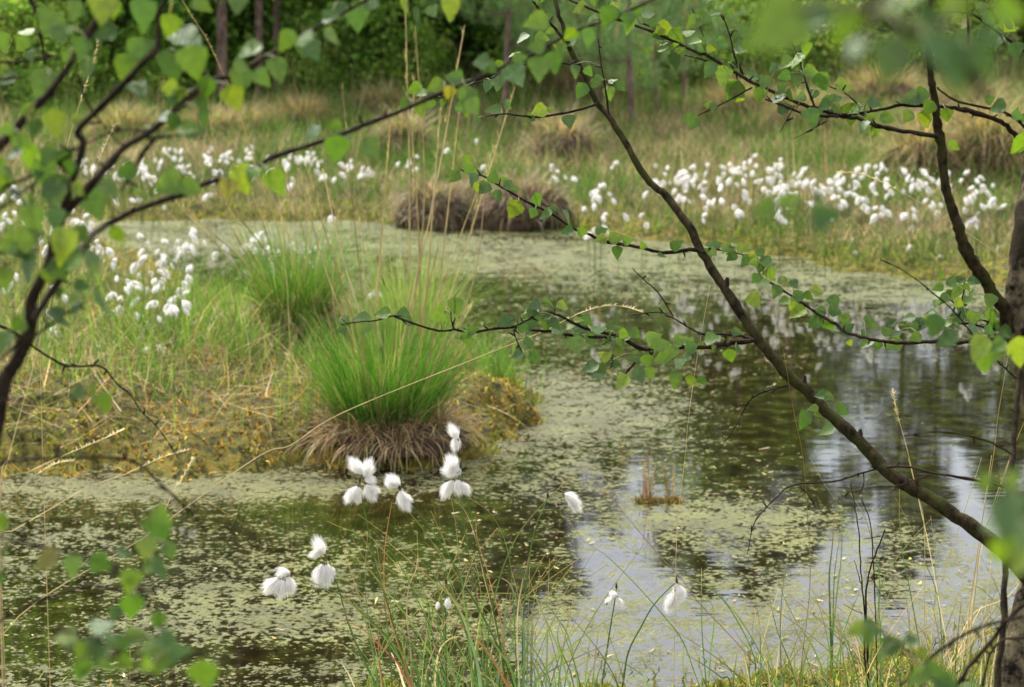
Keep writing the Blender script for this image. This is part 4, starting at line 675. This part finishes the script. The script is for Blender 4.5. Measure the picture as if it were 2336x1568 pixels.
# ------------------------------------------------------------------ near sedges
GC=[(.075,.15,.035),(.11,.20,.04),(.055,.12,.03),(.15,.23,.06)]; BG=[(.13,.19,.11)]; RC=[(.30,.10,.04),(.36,.16,.07)]; SC=[(.50,.40,.24),(.42,.30,.16)]
P12=[('g',2.6,[(1640,75),(1470,220),(1250,460),(1130,680),(1060,900),(1010,1150),(990,1567)]),('g',2.2,[(110,380),(300,520),(480,640),(620,790),(740,950),(830,1120),(900,1350),(940,1567)]),('g',2.2,[(-100,430),(0,475),(190,540),(330,640),(420,770),(500,930),(600,1150),(680,1400),(740,1567)]),
('g',2.6,[(610,360),(700,560),(740,680),(850,880),(960,1080),(1090,1330),(1180,1567)]),('g',2,[(870,270),(1010,370),(1100,520),(1150,700),(1170,900),(1190,1300),(1200,1567)]),('g',2.4,[(215,140),(350,250),(520,440),(640,610),(720,780),(800,1050),(900,1350),(960,1567)]),('g',2,[(0,525),(100,680),(220,800),(340,950),(480,1130),(640,1400),(700,1567)]),
('g',2.6,[(180,490),(165,700),(165,940),(200,1200),(260,1567)]),('r',2.2,[(345,300),(310,500),(290,700),(295,900),(330,1100),(430,1400),(480,1567)]),('s',3,[(520,660),(510,760),(460,880),(445,1080),(470,1300),(480,1567)]),('r',3,[(295,975),(255,1120),(255,1350),(280,1567)]),('r',2.4,[(915,400),(930,560),(990,750),(1020,870),(1080,1080),(1120,1350),(1150,1567)]),
('g',3.6,[(660,760),(655,880),(690,1000),(700,1200),(720,1567)]),('g',3,[(1275,800),(1340,980),(1430,1180),(1500,1350),(1560,1567)]),('b',5,[(1095,820),(1150,860),(1200,980),(1240,1120),(1250,1350),(1240,1567)]),('b',5.5,[(1105,970),(1122,1060),(1100,1250),(1060,1567)]),('b',5.5,[(690,860),(800,1030),(870,1200),(930,1420),(950,1567)]),
('g',4,[(1060,830),(990,930),(950,1100),(920,1350),(930,1567)]),('g',3,[(920,640),(850,830),(830,950),(860,1100),(880,1300),(900,1567)]),('g',2,[(1560,440),(1660,570),(1800,660),(1950,800),(2100,960),(2220,1100),(2336,1260),(2450,1567)]),('g',1.8,[(1840,520),(2000,640),(2150,710),(2336,790),(2600,960),(2800,1300),(2850,1567)]),
('g',2.4,[(1790,1120),(1850,1270),(1900,1420),(1940,1567)]),('g',2.4,[(720,930),(1000,925),(1200,930),(1370,980),(1480,1100),(1560,1250),(1620,1567)]),('r',4,[(700,1110),(850,1170),(1000,1330),(1080,1460),(1140,1567)]),('s',3.4,[(860,1240),(780,1220),(700,1270),(660,1350),(640,1500),(640,1600)]),('s',3.6,[(340,1330),(390,1440),(430,1567)]),
('g',2,[(750,270),(780,450),(800,650),(815,800),(860,1050),(870,1300),(920,1567)]),('g',2.2,[(0,990),(70,1180),(130,1340),(240,1567)]),('g',1.6,[(515,490),(525,700),(545,950),(600,1200),(640,1567)]),('g',2.2,[(900,650),(930,780),(960,1000),(965,1300),(960,1567)]),('g',3,[(0,930),(150,1080),(330,1250),(480,1400),(600,1567)]),
('s',2.6,[(1240,820),(1210,1000),(1200,1200),(1215,1567)]),('g',3,[(0,1270),(100,1350),(180,1450),(240,1567)]),('g',2.6,[(1560,1000),(1500,1100),(1480,1250),(1560,1450),(1590,1567)]),('b',3.2,[(1440,1400),(1300,1420),(1190,1490),(1130,1567)]),('g',2.8,[(1650,1320),(1750,1360),(1900,1390),(2050,1480),(2100,1567)]),
('g',2,[(100,700),(300,750),(460,860),(600,1040),(700,1250),(800,1567)]),('s',2,[(755,275),(830,340),(880,440),(930,600),(970,800),(1020,1000),(1080,1300),(1100,1567)]),('g',2.4,[(1150,1050),(1170,1250),(1200,1400),(1230,1567)]),('g',2.4,[(560,1260),(620,1100),(600,1040)]),('r',3,[(0,1110),(130,1160),(260,1280),(380,1400),(470,1567)]),('s',2.6,[(0,1400),(50,1480),(90,1567)]),('g',2,[(-400,1100),(-200,1120),(0,1170),(200,1300),(340,1450),(420,1567)])]
P22=[('g',2.4,[(870,0),(950,150),(1060,330),(1085,480),(1080,700),(1060,850),(1040,1050),(1020,1260)]),('g',3.6,[(1035,370),(1020,600),(1000,800),(1005,1050),(1012,1260)]),('g',2.8,[(1075,520),(1035,800),(1022,1260)]),('g',2.6,[(1150,250),(1240,400),(1300,600),(1340,800),(1335,1050),(1320,1300)]),('g',2.2,[(1700,410),(1560,560),(1450,700),(1370,830),(1340,1000),(1350,1200),(1350,1567)]),('g',2.2,[(1480,210),(1480,400),(1500,650),(1550,900),(1620,1300),(1640,1500)]),
('s',2.4,[(1540,0),(1600,240),(1680,600),(1740,930),(1800,1250),(1850,1567)]),('g',2.2,[(1690,390),(1720,600),(1725,900),(1700,1250),(1700,1567)]),('s',2.6,[(2110,-20),(2040,450),(2000,800),(1960,1200),(1930,1567)]),('s',2.6,[(2240,-20),(2080,450),(1990,900),(1920,1300),(1900,1567)]),('s',2,[(2040,0),(1960,250),(1830,650),(1740,930),(1700,1200),(1690,1567)]),
('g',2.2,[(1480,790),(1400,950),(1350,1150),(1330,1400)]),('g',2.2,[(0,800),(200,900),(330,1030),(440,1180),(560,1400),(640,1567)]),('g',2.4,[(630,770),(690,950),(780,1130),(890,1300),(1000,1567)]),('g',2.2,[(445,790),(490,960),(520,1120),(530,1300),(530,1567)]),('b',2.6,[(760,470),(710,700),(680,900),(665,1150),(670,1450),(680,1567)]),('g',2.4,[(1850,1000),(1920,890),(2010,880),(2100,950),(2190,1080),(2230,1300)]),('g',2.2,[(125,750),(125,900),(130,1200),(160,1567)]),
('g',2.2,[(50,1000),(10,1200),(0,1400),(20,1567)]),('g',2.4,[(860,840),(940,1050),(990,1250),(1020,1450),(1040,1567)]),('g',2.2,[(1290,620),(1230,850),(1130,1100),(1060,1350),(1030,1567)]),('g',2.2,[(690,1180),(780,1120),(900,1100),(1050,1110),(1160,1150),(1250,1300)]),('g',2,[(560,780),(600,1000),(650,1200),(730,1400),(780,1567)]),('s',2.4,[(1070,850),(1130,1050),(1200,1320),(1240,1567)]),('g',2.2,[(1450,270),(1560,480),(1650,700),(1740,950),(1770,1300),(1760,1567)]),
('s',2,[(2330,820),(2200,960),(2000,1050),(1880,1250),(1800,1500)]),('s',2.8,[(2160,1180),(1950,1270),(1800,1350),(1650,1480)]),('g',2.2,[(1995,1030),(2100,1090),(2160,1180)]),('g',2.4,[(2020,640),(2130,850),(2190,1010),(2240,1200),(2250,1500)]),('s',2.2,[(2140,460),(2100,760),(2060,1100),(2040,1400),(2030,1567)]),('g',3,[(100,900),(210,1040),(190,1320)]),('g',2.6,[(0,1330),(150,1420),(260,1500),(330,1567)]),('g',2.6,[(300,1100),(400,1250),(520,1400),(640,1567)]),('g',2.4,[(1340,1060),(1290,1300),(1280,1567)])]
clumps={}
CLL=[('sedge clump with long arching blades at the bottom centre, left of the reddish blades',[]),]
def addblade(key,kind,wd,pts,d):
    cset={'g':GC,'b':BG,'r':RC,'s':SC}[kind]; c0=np.array(random.choice(cset))*random.uniform(.85,1.2)
    w=ext(pts,d+random.uniform(-.05,.12),d)[::-1]; V,F=ribbon(w,wd*1.6*d/FPX,wd*.45*d/FPX,random.uniform(-.8,.8),1.5)
    t=np.repeat(np.linspace(0,1,len(V)//2),2)[:,None]; c=c0*(1-t**4)+np.array([.3,.2,.1])*t**4 if kind in 'gb' else np.tile(c0,(len(V),1))
    clumps.setdefault(key,Acc()).add(V,F,c)
for kd,wd,pts in P12:
    q=[(779.2+.33357*a_,1045.4+.33357*b_) for a_,b_ in pts]; bx=q[-1][0]; key=0 if bx<990 else 1 if bx<1110 else 2 if bx<1260 else 3
    addblade(key,kd,wd,q,3.75+random.uniform(-.06,.1))
for kd,wd,pts in P22:
    q=[(1558.4+.33357*a_,1045.4+.33357*b_) for a_,b_ in pts]; bx=q[-1][0]
    if abs(bx-1897)<8 and q[-1][1]<1480: key=5
    else: key=4 if bx<1860 else 6 if bx<2020 else 7
    dd_=3.75 if q[-1][1]>1550 else float(np.dot(G(q[-1][0],q[-1][1])-Cc,FW))
    addblade(key,kd,wd,q,min(dd_,4.25))
for key,bx,n_ in ((0,940,26),(1,1060,50),(2,1190,42),(3,1330,18),(4,1750,34),(6,1960,50),(7,2160,100)):
    for _ in range(n_):
        x0_=bx+random.gauss(0,62); d=random.uniform(3.62,3.95); hgt=random.uniform(60,400 if key<3 else 260); ln=random.gauss(0,.5)*hgt
        kd=random.choice('gggggggbggsg' if key<4 else 'gggsgg'); y0_=1600
        addblade(key,kd,random.uniform(1.6,3.2),[(x0_+ln,y0_-hgt),(x0_+ln*.45,y0_-hgt*.6),(x0_+ln*.1,y0_-hgt*.25),(x0_,y0_)],d)
SL={0:'sedge clump at the bottom left of centre with straw and dark green blades',1:'dense sedge clump at the bottom centre with a broad blue green blade',2:'sedge clump right of the bottom centre with reddish and arching blades',3:'sparse sedge clump with widely spread blades right of the bottom centre clumps',4:'thin sedges crossing at the bottom between the centre and the right clumps',5:'three thick upright rushes standing in the water on the right',6:'sedge clump around the bare twigs at the bottom right',7:'tall green and straw grass clump beside the birch trunk foot'}
for k,A in clumps.items():
    if k==5:
        o0=A.V[0][0].copy(); rt=tag(empty('rush_clump',tuple(o0)),SL[k],'rush','sedge clumps along the near shore')
        for v_,f_,t_,n0 in zip(A.V,A.F,A.T,np.cumsum([0]+[len(q) for q in A.V])): mk('stem',v_-o0,f_-n0,M_BLADE,rt,t_)
        continue
    Vv=np.concatenate(A.V); o0=Vv[Vv[:,2].argmin()].copy(); tag(A.build('sedge_clump',M_BLADE,origin=o0),SL[k],'sedge','sedge clumps along the near shore')
# bare twigs standing in the sedge
def twig_thing(label,specs,name='bare_twig'):
    base=None
    for k,(pts,d,r0,r1) in enumerate(specs):
        w=ext(pts,d,d)[::-1] if k==0 else [P(x_,y_,d) for x_,y_ in pts]; w=catmull(w,5)+rng.normal(0,.0004,(len(catmull(w,5)),3))
        V,F=tube(w,np.linspace(r0,r1,len(w))*d/FPX,6,.1)
        if k==0: base=w[0]; root=tag(empty(name,tuple(base)),label,'twig')
        mk('stem' if k==0 else 'side_shoot',V-base,F,M_TWIG,root)
twig_thing('dark bare twig standing upright in the sedge at the lower right',[(pan(2,2,[(1145,160),(1175,330),(1200,500),(1215,750),(1225,900),(1245,1100),(1240,1350),(1265,1567)]),3.7,2.6,1),(pan(2,2,[(1218,860),(1190,760),(1170,700)]),3.7,1.3,.8),(pan(2,2,[(1225,1060),(1150,1030),(1090,995)]),3.7,1.3,.6),(pan(2,2,[(1200,420),(1230,410)]),3.7,1,.6),(pan(2,2,[(1175,350),(1160,320)]),3.7,1,.6)])
twig_thing('pale grey forked twig leaning right in the sedge at the lower right',[(pan(2,2,[(1380,490),(1330,620),(1280,750),(1252,900),(1250,1000),(1260,1300)]),3.72,2.8,1.6),(pan(2,2,[(1350,535),(1290,545),(1230,555)]),3.72,1.3,.7),(pan(2,2,[(1375,510),(1460,512),(1540,518)]),3.72,1.3,.7),(pan(2,2,[(1290,820),(1320,880),(1360,945)]),3.72,1.2,.7)])
twig_thing('short dark twig tangled with the arching sedge blade near the right clump',[(pan(2,2,[(1215,280),(1260,370),(1285,480),(1300,700),(1310,900),(1320,1250)]),3.75,1.6,1.2),(pan(2,2,[(1255,360),(1235,310),(1225,275)]),3.75,1,.8)])
# long loose straws
def straw(label,pts,d0,d1,w0=2.2,seed=False,c=(.52,.42,.24),anchor=True):
    w=[P(x_,y_,d0+(d1-d0)*k/(len(pts)-1)) for k,(x_,y_) in enumerate(pts)]
    if anchor:
        b_=w[-1]; w.append(np.array([b_[0]+(b_[0]-w[-2][0])*.4,b_[1],b_[2]*.45])); w.append(np.array([w[-1][0],b_[1],-.02]))
    w=catmull(w,6); base=w[-1].copy(); root=tag(empty('dry_stalk',tuple(base)),label,'stalk')
    V,F=tube(w[::-1],np.linspace(w0,w0*.5,len(w))*d0/FPX*.5,5,.03); mk('culm',V-base,F,M_BLADE,root,np.tile(np.array(c)*random.uniform(.9,1.1),(len(V),1)))
    if seed:
        n_=90; k=max(3,int(len(w)*.3)); i_=rng.integers(0,k,n_); f=rng.random((n_,1)); p=w[i_]*(1-f)+w[i_+1]*f; dv=w[0]-w[k]; az0=math.atan2(dv[1],dv[0])
        V,F,T=blades(p-base,rng.uniform(.003,.009,n_),az0+rng.normal(0,.9,n_),1.0,.2,.0016,palette(n_,[(.6,.5,.3),(.5,.42,.24)]),2); mk('seed_head',V,F,M_BLADE,root,T)
straw('long fine straw slanting from the lower left corner up to the island tip',[(1466,713),(1430,702),(1390,697),(1330,712),(1285,733),(1230,760),(1075,822),(779,943),(665,1015),(584,1045),(330,1225),(0,1455)],3.5,3.0,2.4,True)
straw('pale straw leaning upright past the left birch stem with a seed spike',[(263,283),(236,340),(210,407),(177,523),(120,673),(70,860),(20,1045),(0,1180)],2.9,2.8,3,True)
straw('short straw with a feathery tip in front of the left shore',[(283,980),(240,1000),(133,1045),(60,1080),(0,1109)],3.0,2.8,2.8,True)
straw('curved straw with a beaded seed head low on the left',[(167,1052),(130,1058),(80,1085),(40,1120),(0,1165)],2.9,2.8,2.4,True)
straw('straw with small barbs crossing the water left of the sprig',[(430,1027),(367,1045),(280,1085),(200,1112),(100,1170),(27,1212),(-60,1260)],3.0,2.8,2.6,True)
straw('thin seed stalk rising steeply over the water below the island',[(440,1045),(420,1085),(400,1112),(385,1145),(373,1172),(340,1260),(300,1400)],3.2,3.1,2.2,True)
straw('thin straw beside the top left birch leaves',[(215,63),(220,110),(190,210),(165,290),(147,360),(120,470),(90,640)],3.0,3.0,2.2,True)
straw('slender straw arching over the right cotton grass',[(1910,395),(1960,397),(2010,415),(2060,440),(2110,470),(2190,520),(2300,600),(2420,720)],3.3,3.2,2,True)
straw('fine brown stalk hanging in front of the long birch limb',[(1758,680),(1785,790),(1802,890),(1815,960),(1832,1045),(1840,1150),(1848,1330),(1825,1545)],3.2,3.5,2.2,False,(.3,.2,.09))
straw('faint straw standing left of the long birch limb',[(1620,650),(1600,760),(1585,850),(1570,960),(1562,1050),(1545,1200),(1540,1400)],3.6,3.7,1.6,False)
straw('reddish brown straight stalk slanting across the lower middle of the pond',pan(1,2,[(1750,165),(1850,280),(2000,460),(2160,650),(2336,840)])+pan(2,2,[(100,980),(270,1160),(400,1300),(520,1450),(600,1567)]),3.8,3.7,2.6,False,(.33,.2,.12))
straw('seeded straw standing in the pale water right of the limb',pan(2,1,[(1435,1090),(1450,1200),(1480,1320),(1530,1500)])+pan(2,2,[(1600,240),(1650,500)]),3.6,3.7,2.2,True)
straw('leftmost of the pale straws in front of the trunk on the right',pan(2,1,[(2230,820),(2200,1000),(2150,1300),(2120,1567)])+pan(2,2,[(2050,400),(2000,750),(1950,1150)]),3.3,3.5,2.6,False)
straw('rightmost of the pale straws in front of the trunk on the right',pan(2,1,[(2333,1320),(2260,1500)])+pan(2,2,[(2130,330),(2040,560),(2000,900),(1960,1300)]),3.3,3.5,2.6,False)
straw('tall seed stalk leaning in front of the pine trunks on the upper left',[(415,0),(440,40),(475,95),(505,160),(530,215),(560,300),(590,400),(620,480),(650,600)],5.5,6.5,3,True)
# ------------------------------------------------------------------ background trees
def leafquads(c,n_,spread,size,tint,flat=.6):
    p=c+rng.normal(0,1,(n_,3))*np.array(spread); t=rng.normal(0,1,(n_,3)); t/=np.linalg.norm(t,axis=1)[:,None]
    up=np.array([0,0,flat])+rng.normal(0,.6,(n_,3)); s=np.cross(t,up); s/=np.linalg.norm(s,axis=1)[:,None]+1e-9
    sz=rng.uniform(.6,1.2,(n_,1))*size
    V=np.stack([p-t*sz*.5,p+s*sz*.32,p+t*sz*.5,p-s*sz*.32],1).reshape(-1,3); b_=np.arange(n_)[:,None]*4
    return V,b_+np.arange(4),np.repeat(tint,4,axis=0)
def bush_proto(h,r,n_,size,cols,trunk_r,lo=.12,clumps=70,droop=0,stems=5):
    """returns (trunk mesh, crown mesh): clumps of leaf sized faces spread through the crown"""
    T=Acc(); C=Acc(); cs=[]
    for k in range(clumps):
        az=random.uniform(0,6.28); t=random.uniform(lo,1); prof=math.sin(math.pi*min(1,(t*.82+.16)))**.6
        rr_=r*prof*math.sqrt(random.uniform(.15,1)); cs.append(np.array([math.cos(az)*rr_,math.sin(az)*rr_,h*t]))
    for c in cs:
        k=max(5,int(n_/clumps*random.uniform(.4,1.7))); base=palette(1,cols,None,.2)[0]
        C.add(*leafquads(c,k,(r*.17,r*.17,h*.045+.05),size,np.clip(base*(1+rng.normal(0,.16,(k,1))),.003,1)))
    if stems==1:
        tp=catmull([(0,0,-.1),(random.gauss(0,.03)*h,random.gauss(0,.03)*h,h*.5),(0,0,h*.95)],6); V,F=tube(tp,np.linspace(trunk_r,trunk_r*.15,len(tp)),8,.06); T.add(V,F)
    for c in cs[::3 if stems==1 else 2]:
        st=np.array([random.gauss(0,.02),random.gauss(0,.02),c[2]*random.uniform(.45,.8) if stems==1 else -.05])
        mid=(st+c)/2+np.array([0,0,.05*h]); w=catmull([st,mid,c],3); V,F=tube(w,np.linspace(trunk_r*.35,trunk_r*.06,len(w)),5,.05); T.add(V,F)
    return T,C
def pine_proto(h,crown0,n_w,blen,trunk_r,needle,nper,cols,candles=False,wid=.006):
    T=Acc(); C=Acc(); K=Acc()
    tp=catmull([(0,0,-.1),(random.gauss(0,.012)*h,random.gauss(0,.012)*h,h*.5),(random.gauss(0,.02)*h,0,h)],8); V,F=tube(tp,np.linspace(trunk_r,trunk_r*.18,len(tp)),10,.05); T.add(V,F)
    for k in range(n_w):
        t=k/(n_w-1); z=h*(crown0+(1-crown0)*t*.98); bl=blen*(1-t)**.75*random.uniform(.75,1.2)+.06*blen
        for j in range(random.choice((4,5,6))):
            az=random.uniform(0,6.28); up_=.15+.55*t+random.gauss(0,.12); d_=np.array([math.cos(az),math.sin(az),up_]); c0=np.array([0,0,z]); e=c0+d_*bl
            w=catmull([c0,c0+d_*bl*.5-np.array([0,0,.05*bl]),e+np.array([0,0,.08*bl])],4); V,F=tube(w,np.linspace(trunk_r*.22,trunk_r*.05,len(w)),5,.05); T.add(V,F)
            pts=[w[-1-int(q)] for q in rng.integers(0,max(2,len(w)-3),5)]+[w[-1]]
            side=[p_+np.array([random.gauss(0,.16),random.gauss(0,.16),random.gauss(.05,.06)])*bl for p_ in pts for _ in range(2)]
            for p_ in side+pts[-1:]:
                n_=nper; a2=rng.uniform(0,6.28,n_); el=rng.uniform(.1,1.25,n_)
                C.add(*blades(p_+rng.normal(0,needle*.22,(n_,3)),rng.uniform(.6,1.1,n_)*needle,a2,el,.05,wid,palette(n_,cols,None,.2),1,taper=.3))
            if candles:
                V,F=tube([w[-1],w[-1]+[0,0,.04],w[-1]+[0,0,.10]],[.008,.009,.003],6,.05); C.add(V,F,(.62,.38,.17))
    if candles:
        for q in range(3):
            s0=tp[-1]+[random.gauss(0,.02),random.gauss(0,.02),0]; V,F=tube([s0,s0+[0,0,.08],s0+[0,0,.18]],[.01,.01,.004],6,.05); K.add(V,F,(.62,.38,.17))
    return T,C,K
def place(proto,mats,names,spots,labels,cat,group):
    root=None
    for k,(x_,y_,s_) in enumerate(spots):
        z_=H1(x_,y_)-.02
        if root is None:
            root=empty(names[0],(x_,y_,z_)); o_=root
            for A,mt,nm in zip(proto,mats,names[1:]):
                if A.n: A.build(nm,mt,root)
        else: o_=copy_tree(root)
        o_.location=(x_,y_,z_); o_.rotation_euler=(0,0,random.uniform(0,6.28)); o_.scale=(s_,s_,s_*random.uniform(.93,1.07))
        tag(o_,labels[k] if isinstance(labels,list) else labels,cat,group)
def gs(lst): return [(G(x_,y_)[0],G(x_,y_)[1],s_) for x_,y_,s_ in lst]
DK=[(.11,.23,.03),(.16,.32,.045),(.24,.40,.07),(.045,.10,.02)]; LG=[(.26,.40,.06),(.34,.46,.10),(.18,.31,.05)]; MD=[(.17,.27,.045),(.26,.36,.07),(.10,.17,.035)]
random.seed(11)
pb=bush_proto(2.6,1.15,10000,.075,DK,.035,clumps=95)
place(pb,[M_DBARK,M_BUSH],['leafy_bush','stems','crown'],gs([(740,212,1),(880,232,1.05),(1020,222,1.0),(1130,208,.95),(1270,200,1.0),(330,238,.9),(190,246,.95),(60,244,.9),(400,218,.75),(1640,168,.9),(1780,172,.9)]),
 ['dense dark green bush left of the upper middle','dense dark green bush with overlapping leaves at the upper middle, largest of the dark ones','dark green bush just left of the small pine','dark green bush straight behind the small pine','dark green bush behind the long birch limb top','dark bush behind the left birch fork','dark bush behind the left birch leaves','dark bush in the top left corner','dark bush beside the leftmost pine trunk','dark bush far back above the right meadow','shadowy bush far back between pale stems above the right meadow'],'bush','dark green bushes at the forest edge')
pb2=bush_proto(1.25,.75,5200,.05,LG,.02,clumps=46)
place(pb2,[M_DBARK,M_BUSH],['light_green_shrub','stems','crown'],gs([(1290,235,.9),(1500,232,1.0),(1680,225,.9),(1390,255,.6),(640,225,.9),(560,218,.8),(300,240,.7),(790,243,1.0),(725,246,.6),(150,262,.6),(20,272,.8),(960,244,.5),(1240,238,.8),(1580,215,1.0),(1960,205,1.0),(1850,205,.9),(350,254,.5),(2120,195,1),(1430,225,.9)]),
 ['light shrub behind the low pines beside the upper part of the limb','light shrub behind the two pines right of the limb','loose light shrub at the back of the right meadow','small light shrub between the two orange tipped pines','light shrub behind the two thinner pine trunks','light shrub in the gap left of the reddish pine trunk','light shrub behind the long left birch branch','bright yellow green shrub in front of the dark bushes','small light shrub at the foot of the right pine trunk','pale shrub low behind the left birch','pale shrub at the left edge of the meadow','tiny light shrub below the dark bushes','light shrub beside the small pine','light green shrub right of the larger small pine','light shrub behind the right meadow left of the blurred leaves','light shrub between the right meadow and the dark bushes','low light shrub in shadow left of the pine trunks','light shrub behind the blurred leaves on the right','light shrub behind the larger small pine'],'shrub','light green shrubs at the meadow edge')
pb3=bush_proto(2.4,1.3,7500,.075,MD,.04,clumps=70)
place(pb3,[M_DBARK,M_BUSH],['forest_undergrowth_bush','stems','crown'],[(x_,random.uniform(25,33),random.uniform(.8,1.25)) for x_ in np.linspace(-11,11,26)],'dim olive undergrowth bush deep in the forest edge','bush','undergrowth bushes deep in the forest')
PNC=[(.06,.11,.035),(.08,.14,.045),(.10,.17,.05)]
pp=pine_proto(2.0,.24,9,.55,.024,.085,26,[(.13,.24,.06),(.17,.29,.08),(.21,.33,.09)],True,.0045)
place(pp,[M_PBARK,M_NEEDLE,M_BLADE],['young_pine','trunk','crown','shoots'],gs([(1150,292,1.2),(1443,318,1.15),(1560,262,1.0),(1310,262,1.0),(1225,250,.8),(1370,285,.7),(1500,300,.6)]),['small pine with a thin reddish trunk and orange shoots in the middle of the meadow','small bushy pine with orange shoots right of the long birch limb','low blue green pine behind the right meadow, right of the bushy one','low pine between the dark bushes and the limb','little pine half hidden by the other small pine','knee high pine in front between the two reddish trunked small pines','knee high pine just right of the bushy small one'],'pine tree','young pines in the meadow')
pt=pine_proto(7.6,.28,15,1.5,.05,.20,22,PNC,False,.012)
place(pt[:2],[M_PBARK,M_NEEDLE],['pine_tree','trunk','crown'],gs([(508,258,1.0),(592,248,.85),(634,246,.8),(455,225,1.0)]),['pine with a bare grey trunk, leftmost and thickest of the upright trunks','pine with a reddish trunk, second of the upright trunks','pine with a pale pinkish trunk, third of the upright trunks','pine with a trunk in shadow behind the leftmost upright one'],'pine tree','pines at the forest edge')
pt2=pine_proto(7.0,.22,14,1.5,.07,.21,20,PNC,False,.013)
sp_=[]
for a_,D0,s_ in [(-150,24,1.2),(60,26,1.25),(230,24,1.2),(400,27,1.35),(700,25,1.1),(860,27,1.25),(1010,25,1.15),(1130,28,1.2),(1290,26,.88),(1400,30,.86),(1620,27,1.0),(1700,24,.7),(1800,30,.8),(1750,25,.9),(1850,28,.95),(2070,26,.86),(2160,25,.72),(2300,27,.8),(2450,27,.9),(-300,28,1.3),(2600,25,1.0)]:
    sp_.append(((a_-1168)/FPX*D0,D0,s_))
place(pt2[:2],[M_PBARK,M_NEEDLE],['pine_tree','trunk','crown'],sp_,'tall dark pine beyond the meadow whose crown shows in the pond reflection','pine tree','tall pines mirrored in the pond')
pt3=bush_proto(7.2,1.7,15000,.10,DK+MD,.08,.16,120,stems=1)
sp_=[((a_-1168)/FPX*D0,D0,s_) for a_,D0,s_ in [(0,28,1.25),(150,23,.95),(320,29,1.3),(560,29,1.2),(780,24,.95),(930,30,1.25),(1080,31,1.1),(1210,24,.62),(1350,25,.6),(1480,27,.6),(1570,25,.66),(1680,28,.75),(1790,25,.62),(1980,28,.42),(2120,29,.45),(2260,28,.42),(-250,23,1.1),(2400,29,.7)]]
place(pt3,[M_DBARK,M_BUSH],['broadleaf_tree','trunk','crown'],sp_,'broadleaf tree beyond the meadow mirrored as a dark green mass in the pond','tree','broadleaf trees mirrored in the pond')
def barestem(lab,px_,py_,r_,h_,mat,lean=0):
    g=G(px_,py_); z_=H1(g[0],g[1]); w=catmull([(0,0,-.1),(lean*.4,0,h_*.4),(lean,0.1,h_)],5); V,F=tube(w,np.linspace(r_,r_*.4,len(w)),9,.08)
    root=tag(empty('bare_tree',(g[0],g[1],z_)),lab,'tree'); mk('trunk',V,F,mat,root)
    for q in range(7):
        s0=w[random.randint(5,len(w)-2)]; e=s0+np.array([random.gauss(0,.3),random.gauss(0,.2),random.uniform(-.05,.3)]); V,F=tube(catmull([s0,(s0+e)/2+[0,0,.04],e],3),np.linspace(r_*.25,r_*.06,7)[:len(catmull([s0,e,e],3))],5,.1) if False else tube([s0,(s0+e)/2+[0,0,.04],e],[r_*.25,r_*.15,r_*.05],5,.1); mk('branch',V,F,mat,root)
barestem('pale leaning trunk behind the right meadow, left of the blurred leaves',1722,205,.035,3.2,M_PBARK,.5)
barestem('broken dark trunk in the top left corner',15,262,.09,3.0,M_DBARK,-.1)
barestem('thin dark stem right of the upright pine trunks',720,235,.02,2.5,M_DBARK,.2)
# ------------------------------------------------------------------ sky and light
w_=bpy.data.worlds.new('World'); scene.world=w_; w_.use_nodes=True; n=w_.node_tree.nodes; l=w_.node_tree.links
bg=n['Background']; sk=n.new('ShaderNodeTexSky'); sk.sky_type='NISHITA'; sk.sun_disc=False
SE,SR=math.radians(52),math.radians(-35)
sk.sun_elevation=SE; sk.sun_rotation=SR; sk.dust_density=2.5; sk.air_density=1.0
tc=n.new('ShaderNodeTexCoord'); cn=n.new('ShaderNodeTexNoise'); cn.inputs['Scale'].default_value=2.2; cn.inputs['Detail'].default_value=6; l.new(tc.outputs['Generated'],cn.inputs['Vector'])
mr=n.new('ShaderNodeMapRange'); mr.inputs['From Min'].default_value=.35; mr.inputs['From Max'].default_value=.65; mr.inputs['To Min'].default_value=.45; mr.inputs['To Max'].default_value=.85; l.new(cn.outputs['Fac'],mr.inputs['Value'])
mx=n.new('ShaderNodeMix'); mx.data_type='RGBA'; l.new(mr.outputs[0],mx.inputs[0]); l.new(sk.outputs[0],mx.inputs[6]); mx.inputs[7].default_value=(9.1,9.2,9.6,1)
l.new(mx.outputs[2],bg.inputs['Color']); bg.inputs['Strength'].default_value=.095
sun=bpy.data.lights.new('sun','SUN'); sun.energy=4.3; sun.angle=math.radians(7); sun.color=(1,.95,.87)
so=bpy.data.objects.new('sun',sun); COL.objects.link(so)
dr=Vector((math.sin(SR)*math.cos(SE),math.cos(SR)*math.cos(SE),math.sin(SE))); so.rotation_euler=(-dr).to_track_quat('-Z','Y').to_euler(); so.location=(0,0,20)
cam=bpy.data.cameras.new('camera'); co=bpy.data.objects.new('camera',cam); COL.objects.link(co); co.location=(0,0,CH)
co.rotation_euler=(math.radians(90)-TH,0,0); cam.sensor_width=36; cam.lens=36*FPX/2336; cam.clip_end=500; cam.clip_start=.05
cam.dof.use_dof=True; cam.dof.focus_distance=3.65; cam.dof.aperture_fstop=8.5
scene.camera=co
scene.view_settings.view_transform='Standard'; scene.view_settings.look='None'; scene.view_settings.gamma=1; scene.view_settings.exposure=1.24
scene.render.resolution_x=1024; scene.render.resolution_y=687
